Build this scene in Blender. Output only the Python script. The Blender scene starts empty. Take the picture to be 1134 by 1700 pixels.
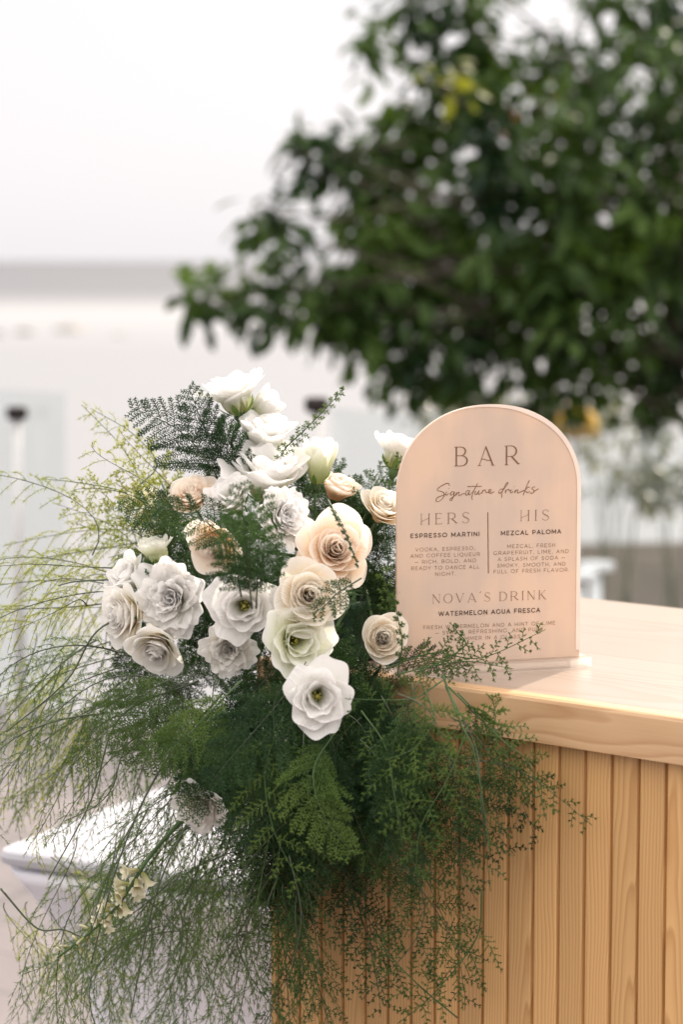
import bpy, math, random
import numpy as np
from mathutils import Vector, Matrix

R = math.radians
rng = np.random.default_rng(7)
random.seed(7)
scene = bpy.context.scene
COL = scene.collection

# ------------------------------------------------------------------ camera
F = 4014.0                       # focal length in photo pixels (85 mm on a 36 mm tall frame)
CAM_Z = 1.56
PITCH = math.atan(418.0 / F)
cam_d = bpy.data.cameras.new('camera')
cam_d.sensor_fit = 'VERTICAL'
cam_d.sensor_height = 36.0
cam_d.lens = 85.0
cam_d.clip_start = 0.05
cam_d.clip_end = 20000
cam_d.dof.use_dof = True
cam_d.dof.focus_distance = 2.68
cam_d.dof.aperture_fstop = 4.2
cam = bpy.data.objects.new('camera', cam_d)
cam.location = (0, 0, CAM_Z)
cam.rotation_euler = (R(90) - PITCH, 0, 0)
COL.objects.link(cam)
scene.camera = cam

# ------------------------------------------------------------------ sky and sun
SUN_AZ = R(29)      # to the right of straight ahead
SUN_EL = R(33)
world = bpy.data.worlds.new('World')
scene.world = world
world.use_nodes = True
wn, wl = world.node_tree.nodes, world.node_tree.links
wn.clear()
w_out = wn.new('ShaderNodeOutputWorld')
w_bg = wn.new('ShaderNodeBackground')
w_sky = wn.new('ShaderNodeTexSky')
w_sky.sky_type = 'NISHITA'
w_sky.sun_disc = False
w_sky.sun_elevation = SUN_EL
w_sky.sun_rotation = SUN_AZ
w_sky.dust_density = 3.0
w_hsv = wn.new('ShaderNodeHueSaturation')
w_hsv.inputs['Saturation'].default_value = 0.55
w_hsv.inputs['Value'].default_value = 0.55
w_geo = wn.new('ShaderNodeTexCoord')
w_sep = wn.new('ShaderNodeSeparateXYZ')
w_ramp = wn.new('ShaderNodeValToRGB')          # hazy sky, its unseen upper part brightened to add fill light
w_ramp.color_ramp.elements[0].position = 0.0
w_ramp.color_ramp.elements[0].color = (5.4, 5.2, 5.38, 1)
w_ramp.color_ramp.elements[1].position = 1.0
w_ramp.color_ramp.elements[1].color = (20.0, 18.9, 17.9, 1)
e = w_ramp.color_ramp.elements.new(0.12); e.color = (5.5, 5.3, 5.48, 1)
e = w_ramp.color_ramp.elements.new(0.35); e.color = (12.8, 12.1, 11.7, 1)
w_add = wn.new('ShaderNodeMix'); w_add.data_type = 'RGBA'; w_add.blend_type = 'MIX'
w_add.inputs['Factor'].default_value = 0.82
wl.new(w_geo.outputs['Generated'], w_sep.inputs[0])
wl.new(w_sep.outputs['Z'], w_ramp.inputs['Fac'])
wl.new(w_sky.outputs['Color'], w_hsv.inputs['Color'])
wl.new(w_hsv.outputs['Color'], w_add.inputs['A'])
wl.new(w_ramp.outputs['Color'], w_add.inputs['B'])
wl.new(w_add.outputs['Result'], w_bg.inputs['Color'])
w_bg.inputs['Strength'].default_value = 0.10
wl.new(w_bg.outputs[0], w_out.inputs[0])

sun_d = bpy.data.lights.new('sun', 'SUN')
sun_d.energy = 3.0
sun_d.angle = R(0.6)
sun_d.color = (1.0, 0.88, 0.74)
sun = bpy.data.objects.new('sun', sun_d)
to_sun = Vector((math.sin(SUN_AZ) * math.cos(SUN_EL), math.cos(SUN_AZ) * math.cos(SUN_EL), math.sin(SUN_EL)))
sun.rotation_euler = to_sun.to_track_quat('Z', 'Y').to_euler()
sun.location = (6, 10, 8)
COL.objects.link(sun)

vs = scene.view_settings
vs.view_transform = 'Standard'
vs.look = 'None'
vs.exposure = 0.95
vs.gamma = 1.0
vs.use_curve_mapping = False
scene.cycles.use_denoising = True
scene.cycles.max_bounces = 8
scene.cycles.transparent_max_bounces = 16
scene.cycles.caustics_reflective = False
scene.cycles.caustics_refractive = False

# ------------------------------------------------------------------ photo-pixel helpers
CP, SP = math.cos(PITCH), math.sin(PITCH)
def ray(px, py):
    u = (px - 567.0) / F; v = (850.0 - py) / F
    return Vector((u, CP + v * SP, -SP + v * CP))
def at(px, py, Y):
    d = ray(px, py); k = Y / d.y
    return Vector((d.x * k, Y, CAM_Z + d.z * k))
def hit_z(px, py, z):
    d = ray(px, py); k = (z - CAM_Z) / d.z
    return Vector((d.x * k, d.y * k, z))
def hit_plane(px, py, p0, n):
    d = ray(px, py); o = Vector((0, 0, CAM_Z))
    k = (p0 - o).dot(n) / d.dot(n)
    return o + d * k

# ------------------------------------------------------------------ object helpers
def setp(o, label=None, cat=None, group=None, kind=None):
    if label: o['label'] = label
    if cat: o['category'] = cat
    if group: o['group'] = group
    if kind: o['kind'] = kind
    return o
def empty(name, loc=(0, 0, 0), label=None, cat=None, group=None):
    o = bpy.data.objects.new(name, None)
    o.empty_display_size = 0.05
    o.location = loc
    COL.objects.link(o)
    return setp(o, label, cat, group)
def link_mesh(name, me, mats, parent=None):
    if not isinstance(mats, (list, tuple)): mats = [mats]
    for m in mats: me.materials.append(m)
    o = bpy.data.objects.new(name, me)
    COL.objects.link(o)
    if parent is not None:
        o.parent = parent
        o.matrix_parent_inverse = Matrix.Translation(-Vector(parent.location)) if parent.parent is None else Matrix.Identity(4)
    return o
class MB:
    """collects polygons (world coordinates) and links them as one mesh"""
    def __init__(self):
        self.v = []; self.f = []; self.mi = []; self.attr = {}
    def add(self, vs, fs, mi=0):
        b = len(self.v)
        self.v.extend([tuple(x) for x in vs])
        self.f.extend([tuple(b + i for i in q) for q in fs])
        self.mi.extend([mi] * len(fs))
        return b
    def box(self, c, ax, ay, az, sx, sy, sz, mi=0):
        c = Vector(c); vs = []
        for k in (-1, 1):
            for j in (-1, 1):
                for i in (-1, 1):
                    vs.append(c + ax * (i * sx / 2) + ay * (j * sy / 2) + az * (k * sz / 2))
        self.add(vs, [(0, 2, 3, 1), (4, 5, 7, 6), (0, 1, 5, 4), (2, 6, 7, 3), (0, 4, 6, 2), (1, 3, 7, 5)], mi)
    def tube(self, pts, rad, n=6, mi=0, cap=True):
        pts = [Vector(p) for p in pts]
        if not isinstance(rad, (list, tuple, np.ndarray)): rad = [rad] * len(pts)
        rings = []; ref = None
        for i, p in enumerate(pts):
            t = (pts[min(i + 1, len(pts) - 1)] - pts[max(i - 1, 0)])
            t = t.normalized() if t.length > 1e-9 else Vector((0, 0, 1))
            if ref is None:
                ref = Vector((1, 0, 0)) if abs(t.x) < 0.8 else Vector((0, 1, 0))
            a = (ref - t * ref.dot(t)).normalized(); ref = a
            b = t.cross(a)
            rings.append([p + (a * math.cos(2 * math.pi * k / n) + b * math.sin(2 * math.pi * k / n)) * float(rad[i]) for k in range(n)])
        vs = [v for r_ in rings for v in r_]; fs = []
        for i in range(len(pts) - 1):
            for k in range(n):
                fs.append((i * n + k, i * n + (k + 1) % n, (i + 1) * n + (k + 1) % n, (i + 1) * n + k))
        if cap:
            fs.append(tuple(range(n - 1, -1, -1))); fs.append(tuple((len(pts) - 1) * n + k for k in range(n)))
        self.add(vs, fs, mi)
    def build(self, name, mats, parent=None, smooth=False):
        me = bpy.data.meshes.new(name)
        me.from_pydata(self.v, [], self.f)
        me.polygons.foreach_set('material_index', self.mi)
        if smooth: me.polygons.foreach_set('use_smooth', [True] * len(self.f))
        me.update()
        return link_mesh(name, me, mats, parent)
def tri_mesh(name, V, mats, parent=None, idx=None):
    """V: (n,3,3) array of triangles in world space"""
    n = len(V)
    me = bpy.data.meshes.new(name)
    me.vertices.add(n * 3); me.loops.add(n * 3); me.polygons.add(n)
    me.vertices.foreach_set('co', np.ascontiguousarray(V, dtype=np.float32).ravel())
    me.loops.foreach_set('vertex_index', np.arange(n * 3, dtype=np.int32))
    me.polygons.foreach_set('loop_start', np.arange(0, n * 3, 3, dtype=np.int32))
    me.update(calc_edges=True)
    return link_mesh(name, me, mats, parent)
def bevel(o, w, seg=2):
    m = o.modifiers.new('bevel', 'BEVEL'); m.width = w; m.segments = seg; m.limit_method = 'ANGLE'
    return o
def bez(p0, p1, p2, p3, n):
    t = np.linspace(0, 1, n)[:, None]
    p0, p1, p2, p3 = [np.array(p, float) for p in (p0, p1, p2, p3)]
    return (1 - t)**3 * p0 + 3 * (1 - t)**2 * t * p1 + 3 * (1 - t) * t * t * p2 + t**3 * p3
def catmull(pts, n=6):
    P = [np.array(p, float) for p in pts]
    P = [2 * P[0] - P[1]] + P + [2 * P[-1] - P[-2]]
    out = []
    for i in range(1, len(P) - 2):
        for k in range(n):
            t = k / n
            out.append(0.5 * (2 * P[i] + (P[i + 1] - P[i - 1]) * t + (2 * P[i - 1] - 5 * P[i] + 4 * P[i + 1] - P[i + 2]) * t * t
                              + (3 * P[i] - P[i - 1] - 3 * P[i + 1] + P[i + 2]) * t**3))
    out.append(P[-2])
    return np.array(out)
def unit(a): return a / np.maximum(np.linalg.norm(a, axis=-1, keepdims=True), 1e-12)

# ------------------------------------------------------------------ materials
def new_mat(name):
    m = bpy.data.materials.new(name); m.use_nodes = True
    nt = m.node_tree; bs = nt.nodes['Principled BSDF']
    return m, nt, bs
def N(nt, kind, **kw):
    n = nt.nodes.new(kind)
    for k, v in kw.items(): setattr(n, k, v)
    return n
def simple(name, col, rough=0.5, metal=0.0, spec=0.5, vary=0.08, scale=30.0, bump=0.0):
    m, nt, bs = new_mat(name)
    bs.inputs['Roughness'].default_value = rough
    bs.inputs['Metallic'].default_value = metal
    bs.inputs['Specular IOR Level'].default_value = spec
    tc = N(nt, 'ShaderNodeTexCoord'); nz = N(nt, 'ShaderNodeTexNoise')
    nz.inputs['Scale'].default_value = scale; nz.inputs['Detail'].default_value = 5
    nt.links.new(tc.outputs['Object'], nz.inputs['Vector'])
    rp = N(nt, 'ShaderNodeValToRGB')
    rp.color_ramp.elements[0].position = 0.3; rp.color_ramp.elements[1].position = 0.7
    rp.color_ramp.elements[0].color = tuple(c * (1 - vary) for c in col) + (1,)
    rp.color_ramp.elements[1].color = tuple(min(1, c * (1 + vary)) for c in col) + (1,)
    nt.links.new(nz.outputs['Fac'], rp.inputs['Fac'])
    nt.links.new(rp.outputs['Color'], bs.inputs['Base Color'])
    if bump:
        b = N(nt, 'ShaderNodeBump'); b.inputs['Strength'].default_value = bump; b.inputs['Distance'].default_value = 0.01
        nt.links.new(nz.outputs['Fac'], b.inputs['Height']); nt.links.new(b.outputs[0], bs.inputs['Normal'])
    return m
def leafy(name, c0, c1, trans=0.35, rough=0.5, scale=9.0, spec=0.3, tcol=None):
    """foliage: diffuse and translucent, colour drifting between c0 and c1 from place to place"""
    m, nt, bs = new_mat(name)
    tc = N(nt, 'ShaderNodeTexCoord'); nz = N(nt, 'ShaderNodeTexNoise')
    nz.inputs['Scale'].default_value = scale; nz.inputs['Detail'].default_value = 3
    nt.links.new(tc.outputs['Object'], nz.inputs['Vector'])
    rp = N(nt, 'ShaderNodeValToRGB')
    rp.color_ramp.elements[0].position = 0.35; rp.color_ramp.elements[1].position = 0.68
    rp.color_ramp.elements[0].color = c0 + (1,); rp.color_ramp.elements[1].color = c1 + (1,)
    nt.links.new(nz.outputs['Fac'], rp.inputs['Fac'])
    nt.links.new(rp.outputs['Color'], bs.inputs['Base Color'])
    bs.inputs['Roughness'].default_value = rough
    bs.inputs['Specular IOR Level'].default_value = spec
    tr = N(nt, 'ShaderNodeBsdfTranslucent')
    gm = N(nt, 'ShaderNodeMix'); gm.data_type = 'RGBA'; gm.blend_type = 'MULTIPLY'; gm.inputs['Factor'].default_value = 1
    gm.inputs['B'].default_value = (tcol or (1.6, 1.5, 0.7)) + (1,)
    nt.links.new(rp.outputs['Color'], gm.inputs['A']); nt.links.new(gm.outputs['Result'], tr.inputs['Color'])
    mx = N(nt, 'ShaderNodeMixShader'); mx.inputs[0].default_value = trans
    nt.links.new(bs.outputs[0], mx.inputs[1]); nt.links.new(tr.outputs[0], mx.inputs[2])
    nt.links.new(mx.outputs[0], nt.nodes['Material Output'].inputs['Surface'])
    return m
def petal_mat(name, base, mid, edge, trans=0.52):
    """petal colour runs from the throat to the rim along the petal's own length"""
    m, nt, bs = new_mat(name)
    a = N(nt, 'ShaderNodeAttribute', attribute_name='pv')
    nz = N(nt, 'ShaderNodeTexNoise'); nz.inputs['Scale'].default_value = 60; nz.inputs['Detail'].default_value = 4
    tc = N(nt, 'ShaderNodeTexCoord'); nt.links.new(tc.outputs['Object'], nz.inputs['Vector'])
    ad = N(nt, 'ShaderNodeMath', operation='MULTIPLY_ADD'); ad.inputs[1].default_value = 0.16; ad.inputs[2].default_value = -0.08
    nt.links.new(nz.outputs['Fac'], ad.inputs[0])
    sm = N(nt, 'ShaderNodeMath', operation='ADD')
    nt.links.new(a.outputs['Fac'], sm.inputs[0]); nt.links.new(ad.outputs[0], sm.inputs[1])
    rp = N(nt, 'ShaderNodeValToRGB')
    rp.color_ramp.elements[0].position = 0.08; rp.color_ramp.elements[0].color = base + (1,)
    rp.color_ramp.elements[1].position = 0.95; rp.color_ramp.elements[1].color = edge + (1,)
    e = rp.color_ramp.elements.new(0.55); e.color = mid + (1,)
    nt.links.new(sm.outputs[0], rp.inputs['Fac'])
    nt.links.new(rp.outputs['Color'], bs.inputs['Base Color'])
    bs.inputs['Roughness'].default_value = 0.55
    bs.inputs['Specular IOR Level'].default_value = 0.25
    bs.inputs['Sheen Weight'].default_value = 0.1
    # fine veins
    pa = N(nt, 'ShaderNodeAttribute', attribute_name='puv')
    pm = N(nt, 'ShaderNodeVectorMath', operation='MULTIPLY'); pm.inputs[1].default_value = (9, 2.2, 1)
    nt.links.new(pa.outputs['Vector'], pm.inputs[0])
    wv = N(nt, 'ShaderNodeTexNoise'); wv.inputs['Scale'].default_value = 1.0; wv.inputs['Detail'].default_value = 5; wv.inputs['Roughness'].default_value = 0.6
    nt.links.new(pm.outputs[0], wv.inputs['Vector'])
    b = N(nt, 'ShaderNodeBump'); b.inputs['Strength'].default_value = 0.55; b.inputs['Distance'].default_value = 0.004
    nt.links.new(wv.outputs['Fac'], b.inputs['Height']); nt.links.new(b.outputs[0], bs.inputs['Normal'])
    tr = N(nt, 'ShaderNodeBsdfTranslucent'); nt.links.new(rp.outputs['Color'], tr.inputs['Color'])
    mx = N(nt, 'ShaderNodeMixShader'); mx.inputs[0].default_value = trans
    nt.links.new(bs.outputs[0], mx.inputs[1]); nt.links.new(tr.outputs[0], mx.inputs[2])
    nt.links.new(mx.outputs[0], nt.nodes['Material Output'].inputs['Surface'])
    return m
def wood_mat(name, light, dark, spacing, rough=0.45, coat=0.0, ringamt=1.0):
    """solid pine: growth rings round a leaning pith, from a per-board 'wood' coordinate (across, away from the pith, along)"""
    m, nt, bs = new_mat(name)
    a = N(nt, 'ShaderNodeAttribute', attribute_name='wood')
    L = nt.links
    mp = N(nt, 'ShaderNodeVectorMath', operation='MULTIPLY'); mp.inputs[1].default_value = (16, 16, 4.2)
    L.new(a.outputs['Vector'], mp.inputs[0])
    nz = N(nt, 'ShaderNodeTexNoise'); nz.inputs['Scale'].default_value = 1.0; nz.inputs['Detail'].default_value = 2.5
    L.new(mp.outputs[0], nz.inputs['Vector'])
    sep = N(nt, 'ShaderNodeSeparateXYZ'); L.new(a.outputs['Vector'], sep.inputs[0])
    xx = N(nt, 'ShaderNodeMath', operation='MULTIPLY'); L.new(sep.outputs['X'], xx.inputs[0]); L.new(sep.outputs['X'], xx.inputs[1])
    yz = N(nt, 'ShaderNodeMath', operation='MULTIPLY_ADD'); yz.inputs[1].default_value = 0.030
    L.new(sep.outputs['Z'], yz.inputs[0]); L.new(sep.outputs['Y'], yz.inputs[2])
    yy = N(nt, 'ShaderNodeMath', operation='MULTIPLY'); L.new(yz.outputs[0], yy.inputs[0]); L.new(yz.outputs[0], yy.inputs[1])
    s = N(nt, 'ShaderNodeMath', operation='ADD'); L.new(xx.outputs[0], s.inputs[0]); L.new(yy.outputs[0], s.inputs[1])
    r = N(nt, 'ShaderNodeMath', operation='SQRT'); L.new(s.outputs[0], r.inputs[0])
    rn = N(nt, 'ShaderNodeMath', operation='MULTIPLY_ADD'); rn.inputs[1].default_value = 0.018
    L.new(nz.outputs['Fac'], rn.inputs[0]); L.new(r.outputs[0], rn.inputs[2])
    dv = N(nt, 'ShaderNodeMath', operation='DIVIDE'); dv.inputs[1].default_value = spacing
    L.new(rn.outputs[0], dv.inputs[0])
    fr = N(nt, 'ShaderNodeMath', operation='FRACT'); L.new(dv.outputs[0], fr.inputs[0])
    rp = N(nt, 'ShaderNodeValToRGB')
    el = rp.color_ramp.elements
    el[0].position = 0.0; el[0].color = light + (1,)
    el[1].position = 1.0; el[1].color = light + (1,)
    mid = tuple(l * (1 - 0.35 * ringamt) + d * 0.35 * ringamt for l, d in zip(light, dark))
    dk = tuple(l * (1 - ringamt) + d * ringamt for l, d in zip(light, dark))
    e = el.new(0.5); e.color = mid + (1,)
    e = el.new(0.82); e.color = dk + (1,)
    e = el.new(0.93); e.color = tuple((x + y) / 2 for x, y in zip(dk, light)) + (1,)
    L.new(fr.outputs[0], rp.inputs['Fac'])
    # board to board tone and long fibres
    mp2 = N(nt, 'ShaderNodeVectorMath', operation='MULTIPLY'); mp2.inputs[1].default_value = (600, 600, 9)
    L.new(a.outputs['Vector'], mp2.inputs[0])
    n2 = N(nt, 'ShaderNodeTexNoise'); n2.inputs['Scale'].default_value = 1.0; n2.inputs['Detail'].default_value = 3
    L.new(mp2.outputs[0], n2.inputs['Vector'])
    t = N(nt, 'ShaderNodeAttribute', attribute_name='tone')
    k = N(nt, 'ShaderNodeMath', operation='MULTIPLY_ADD'); k.inputs[1].default_value = 0.16
    L.new(n2.outputs['Fac'], k.inputs[0]); L.new(t.outputs['Fac'], k.inputs[2])
    mu = N(nt, 'ShaderNodeVectorMath', operation='SCALE'); L.new(rp.outputs['Color'], mu.inputs[0]); L.new(k.outputs[0], mu.inputs['Scale'])
    L.new(mu.outputs[0], bs.inputs['Base Color'])
    bs.inputs['Roughness'].default_value = rough
    bs.inputs['Coat Weight'].default_value = coat
    bs.inputs['Coat Roughness'].default_value = 0.18
    b = N(nt, 'ShaderNodeBump'); b.inputs['Strength'].default_value = 0.12; b.inputs['Distance'].default_value = 0.001
    L.new(n2.outputs['Fac'], b.inputs['Height']); L.new(b.outputs[0], bs.inputs['Normal'])
    return m
def set_wood(o, coords, tone):
    me = o.data
    at_ = me.attributes.new('wood', 'FLOAT_VECTOR', 'POINT'); at_.data.foreach_set('vector', np.array(coords, np.float32).ravel())
    at2 = me.attributes.new('tone', 'FLOAT', 'POINT'); at2.data.foreach_set('value', np.array(tone, np.float32))

M_board = wood_mat('pine_board', (0.595, 0.350, 0.145), (0.37, 0.175, 0.055), 0.0038, rough=0.42, ringamt=0.66)
M_top = wood_mat('pine_top', (0.32, 0.252, 0.208), (0.26, 0.185, 0.128), 0.009, rough=0.34, coat=0.3, ringamt=0.6)
M_fascia = wood_mat('pine_edge', (0.545, 0.35, 0.195), (0.375, 0.20, 0.088), 0.0045, rough=0.4, ringamt=0.7)
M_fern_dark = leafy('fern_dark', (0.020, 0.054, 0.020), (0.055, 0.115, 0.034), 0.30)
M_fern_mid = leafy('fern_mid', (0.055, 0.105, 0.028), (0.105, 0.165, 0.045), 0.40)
M_fern_light = leafy('fern_light', (0.18, 0.22, 0.045), (0.31, 0.33, 0.085), 0.55)  # yellow glow of the backlight is put into this leaf colour
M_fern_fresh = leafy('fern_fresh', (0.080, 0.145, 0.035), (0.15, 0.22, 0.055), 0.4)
M_stem_dark = simple('stem_dark', (0.05, 0.065, 0.035), 0.5, vary=0.3, scale=40)
M_stem_green = simple('stem_green', (0.055, 0.095, 0.036), 0.7, spec=0.2, vary=0.25, scale=40)
M_sepal = leafy('sepal', (0.10, 0.18, 0.05), (0.18, 0.27, 0.08), 0.3, scale=40)
M_white_petal = petal_mat('petal_white', (0.58, 0.60, 0.24), (0.88, 0.87, 0.82), (0.92, 0.90, 0.89))
M_cream_petal = petal_mat('petal_cream', (0.84, 0.60, 0.31), (0.91, 0.79, 0.60), (0.92, 0.88, 0.81))
M_peach_petal = petal_mat('petal_peach', (0.86, 0.50, 0.24), (0.91, 0.71, 0.52), (0.92, 0.84, 0.75))
M_ruffle_petal = petal_mat('petal_ruffle', (0.80, 0.66, 0.42), (0.89, 0.85, 0.77), (0.91, 0.89, 0.86))
M_green_petal = petal_mat('petal_green', (0.50, 0.58, 0.20), (0.80, 0.82, 0.58), (0.91, 0.90, 0.84))
M_tuberose = petal_mat('petal_tuberose', (0.52, 0.52, 0.20), (0.76, 0.72, 0.48), (0.88, 0.84, 0.70))
M_stamen = simple('stamen', (0.42, 0.38, 0.08), 0.6, vary=0.3, scale=300)
M_foam = simple('floral_foam', (0.02, 0.05, 0.025), 0.9, vary=0.3, scale=200)

# ------------------------------------------------------------------ setting: deck, terrace, sea, rocks
UP = Vector((0, 0, 1))
Z_TOP = 1.10
A_ = hit_z(788, 1143, Z_TOP); B_ = hit_z(1134, 1192, Z_TOP)
T = (B_ - A_).normalized()                          # along the bar front, to the right and nearer
NB = Vector((-T.y, T.x, 0))                         # away from the viewer, across the bar
if NB.y < 0: NB = -NB
def front_depth(px, off=0.0):
    """depth (Y) of the bar's front plane seen at photo column px"""
    u = (px - 567.0) / F
    s = (u * A_.y - A_.x) / (T.x - u * T.y)
    return A_.y + T.y * s - off

def sheet(name, pts, mat, kind='structure'):
    mb = MB(); mb.add(pts, [tuple(range(len(pts)))])
    o = mb.build(name, mat); o['kind'] = kind
    return o
# deck tiles
m_deck, nt, bs = new_mat('deck_tiles')
tc = N(nt, 'ShaderNodeTexCoord'); mpg = N(nt, 'ShaderNodeMapping'); mpg.inputs['Rotation'].default_value = (0, 0, R(40))
br = N(nt, 'ShaderNodeTexBrick'); br.offset = 0.5
br.inputs['Scale'].default_value = 1.0; br.inputs['Brick Width'].default_value = 1.2; br.inputs['Row Height'].default_value = 0.2
br.inputs['Mortar Size'].default_value = 0.006; br.inputs['Mortar Smooth'].default_value = 0.2
br.inputs['Color1'].default_value = (0.115, 0.095, 0.094, 1); br.inputs['Color2'].default_value = (0.14, 0.115, 0.112, 1); br.inputs['Mortar'].default_value = (0.075, 0.06, 0.06, 1)
nz = N(nt, 'ShaderNodeTexNoise'); nz.inputs['Scale'].default_value = 6; nz.inputs['Detail'].default_value = 6
mx = N(nt, 'ShaderNodeMix'); mx.data_type = 'RGBA'; mx.blend_type = 'OVERLAY'; mx.inputs['Factor'].default_value = 0.35
nt.links.new(tc.outputs['Object'], mpg.inputs[0]); nt.links.new(mpg.outputs[0], br.inputs['Vector']); nt.links.new(tc.outputs['Object'], nz.inputs['Vector'])
nt.links.new(br.outputs['Color'], mx.inputs['A']); nt.links.new(nz.outputs['Fac'], mx.inputs['B']); nt.links.new(mx.outputs['Result'], bs.inputs['Base Color'])
bs.inputs['Roughness'].default_value = 0.55
E1 = hit_z(0, 1163, 0); E2 = hit_z(309, 1225, 0)
ED = (E2 - E1).normalized(); EN = Vector((-ED.y, ED.x, 0)); EN = EN if EN.y > 0 else -EN
mb = MB()
c = E1 + ED * 1.0 - EN * 7 - UP * 0.15
mb.box(c, ED, EN, UP, 26, 14, 0.30)
deck = mb.build('deck', m_deck); deck['kind'] = 'structure'

# sea
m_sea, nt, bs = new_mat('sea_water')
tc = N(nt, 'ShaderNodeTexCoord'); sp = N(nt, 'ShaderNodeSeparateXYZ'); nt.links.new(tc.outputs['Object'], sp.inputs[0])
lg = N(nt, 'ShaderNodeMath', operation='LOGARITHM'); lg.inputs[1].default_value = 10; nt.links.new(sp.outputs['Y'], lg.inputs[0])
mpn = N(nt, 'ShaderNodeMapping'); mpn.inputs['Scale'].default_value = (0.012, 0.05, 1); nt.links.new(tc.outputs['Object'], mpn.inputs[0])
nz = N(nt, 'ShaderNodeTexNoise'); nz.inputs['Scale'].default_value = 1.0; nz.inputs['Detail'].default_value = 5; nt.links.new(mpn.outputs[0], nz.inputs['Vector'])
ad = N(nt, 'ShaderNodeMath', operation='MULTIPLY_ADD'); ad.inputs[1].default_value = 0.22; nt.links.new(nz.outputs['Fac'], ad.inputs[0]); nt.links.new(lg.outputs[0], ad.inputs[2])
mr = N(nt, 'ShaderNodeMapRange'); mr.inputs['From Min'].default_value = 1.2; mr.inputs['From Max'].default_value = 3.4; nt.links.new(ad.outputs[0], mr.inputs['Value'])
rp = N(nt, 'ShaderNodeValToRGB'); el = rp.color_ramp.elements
el[0].position = 0.0; el[0].color = (0.19, 0.19, 0.197, 1)       # foam and shallows, with sun glitter painted into the colour
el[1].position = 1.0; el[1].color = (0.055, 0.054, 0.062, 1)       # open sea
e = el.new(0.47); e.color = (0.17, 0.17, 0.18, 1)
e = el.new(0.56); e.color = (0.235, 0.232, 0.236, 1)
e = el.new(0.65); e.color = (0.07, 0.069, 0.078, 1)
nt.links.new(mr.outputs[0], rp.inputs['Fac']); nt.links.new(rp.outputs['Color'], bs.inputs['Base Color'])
bs.inputs['Roughness'].default_value = 0.45; bs.inputs['Specular IOR Level'].default_value = 0.2
bmp = N(nt, 'ShaderNodeBump'); bmp.inputs['Strength'].default_value = 0.6; bmp.inputs['Distance'].default_value = 0.3
nt.links.new(nz.outputs['Fac'], bmp.inputs['Height']); nt.links.new(bmp.outputs[0], bs.inputs['Normal'])
SEA_Z = -3.0
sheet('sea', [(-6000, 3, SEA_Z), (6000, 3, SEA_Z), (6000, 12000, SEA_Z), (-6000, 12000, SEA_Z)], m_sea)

# lower terrace of brown earth to the right, where the tree stands
m_ground = simple('terrace_ground', (0.060, 0.050, 0.040), 0.95, spec=0.05, vary=0.35, scale=2.2, bump=0.3)
TZ = -0.40
mb = MB()
tp = [hit_z(690, 1180, TZ) , hit_z(770, 905, TZ), hit_z(1134, 912, TZ) + Vector((9, 1.5, 0)), Vector((9, 4.5, TZ))]
tp[0] = Vector((E1.x, E1.y, TZ)) + ED * 2.05 + EN * 0.02
tp[3] = Vector((E1.x, E1.y, TZ)) + ED * 9 + EN * 0.02
bt = [p - UP * 2.6 for p in tp]
mb.add([*tp, *bt], [(0, 1, 2, 3)[::-1], (4, 5, 6, 7), (0, 4, 7, 3), (0, 1, 5, 4), (1, 2, 6, 5), (2, 3, 7, 6)])
g = mb.build('ground', m_ground); g['kind'] = 'structure'

# rocks far out in the surf
m_rock = simple('wet_rock', (0.20, 0.185, 0.17), 0.7, vary=0.4, scale=2.0, bump=0.5)
def blob(mb, c, rx, ry, rz, seed, nu=14, nv=9):
    rr = np.random.default_rng(seed); ph = rr.uniform(0, 6.28, 6)
    vs = []; fs = []
    for j in range(nv + 1):
        th = math.pi * j / nv
        for i in range(nu):
            a = 2 * math.pi * i / nu
            k = 1 + 0.18 * math.sin(3 * a + ph[0]) * math.sin(th) + 0.12 * math.sin(5 * a + ph[1] + 3 * th) + 0.1 * math.sin(4 * th + ph[2])
            vs.append((c[0] + rx * k * math.sin(th) * math.cos(a), c[1] + ry * k * math.sin(th) * math.sin(a), c[2] + rz * k * math.cos(th)))
    for j in range(nv):
        for i in range(nu):
            fs.append((j * nu + i, (j + 1) * nu + i, (j + 1) * nu + (i + 1) % nu, j * nu + (i + 1) % nu))
    mb.add(vs, fs)
for i, (px, py, w, h, lab) in enumerate([(42, 549, 16, 7, 'low grey rock in the surf, the smaller of the two beyond the glass panel'),
                                         (116, 546, 26, 9, 'longer grey rock breaking the surf right of the smaller rock'),
                                         (-6, 552, 12, 6, 'grey rock in the surf cut by the left edge of the picture'),
                                         (200, 554, 16, 3, 'faint flat rock in the surf nearest the hanging tree branch')]):
    p = hit_z(px, py + 4, SEA_Z); k = p.y / F
    mb = MB(); blob(mb, (p.x, p.y, SEA_Z), w * k, w * k * 1.4, h * k * 1.15, 50 + i)
    setp(mb.build('sea_rock', m_rock, smooth=True), lab, 'rock', 'rocks in the surf')

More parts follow.
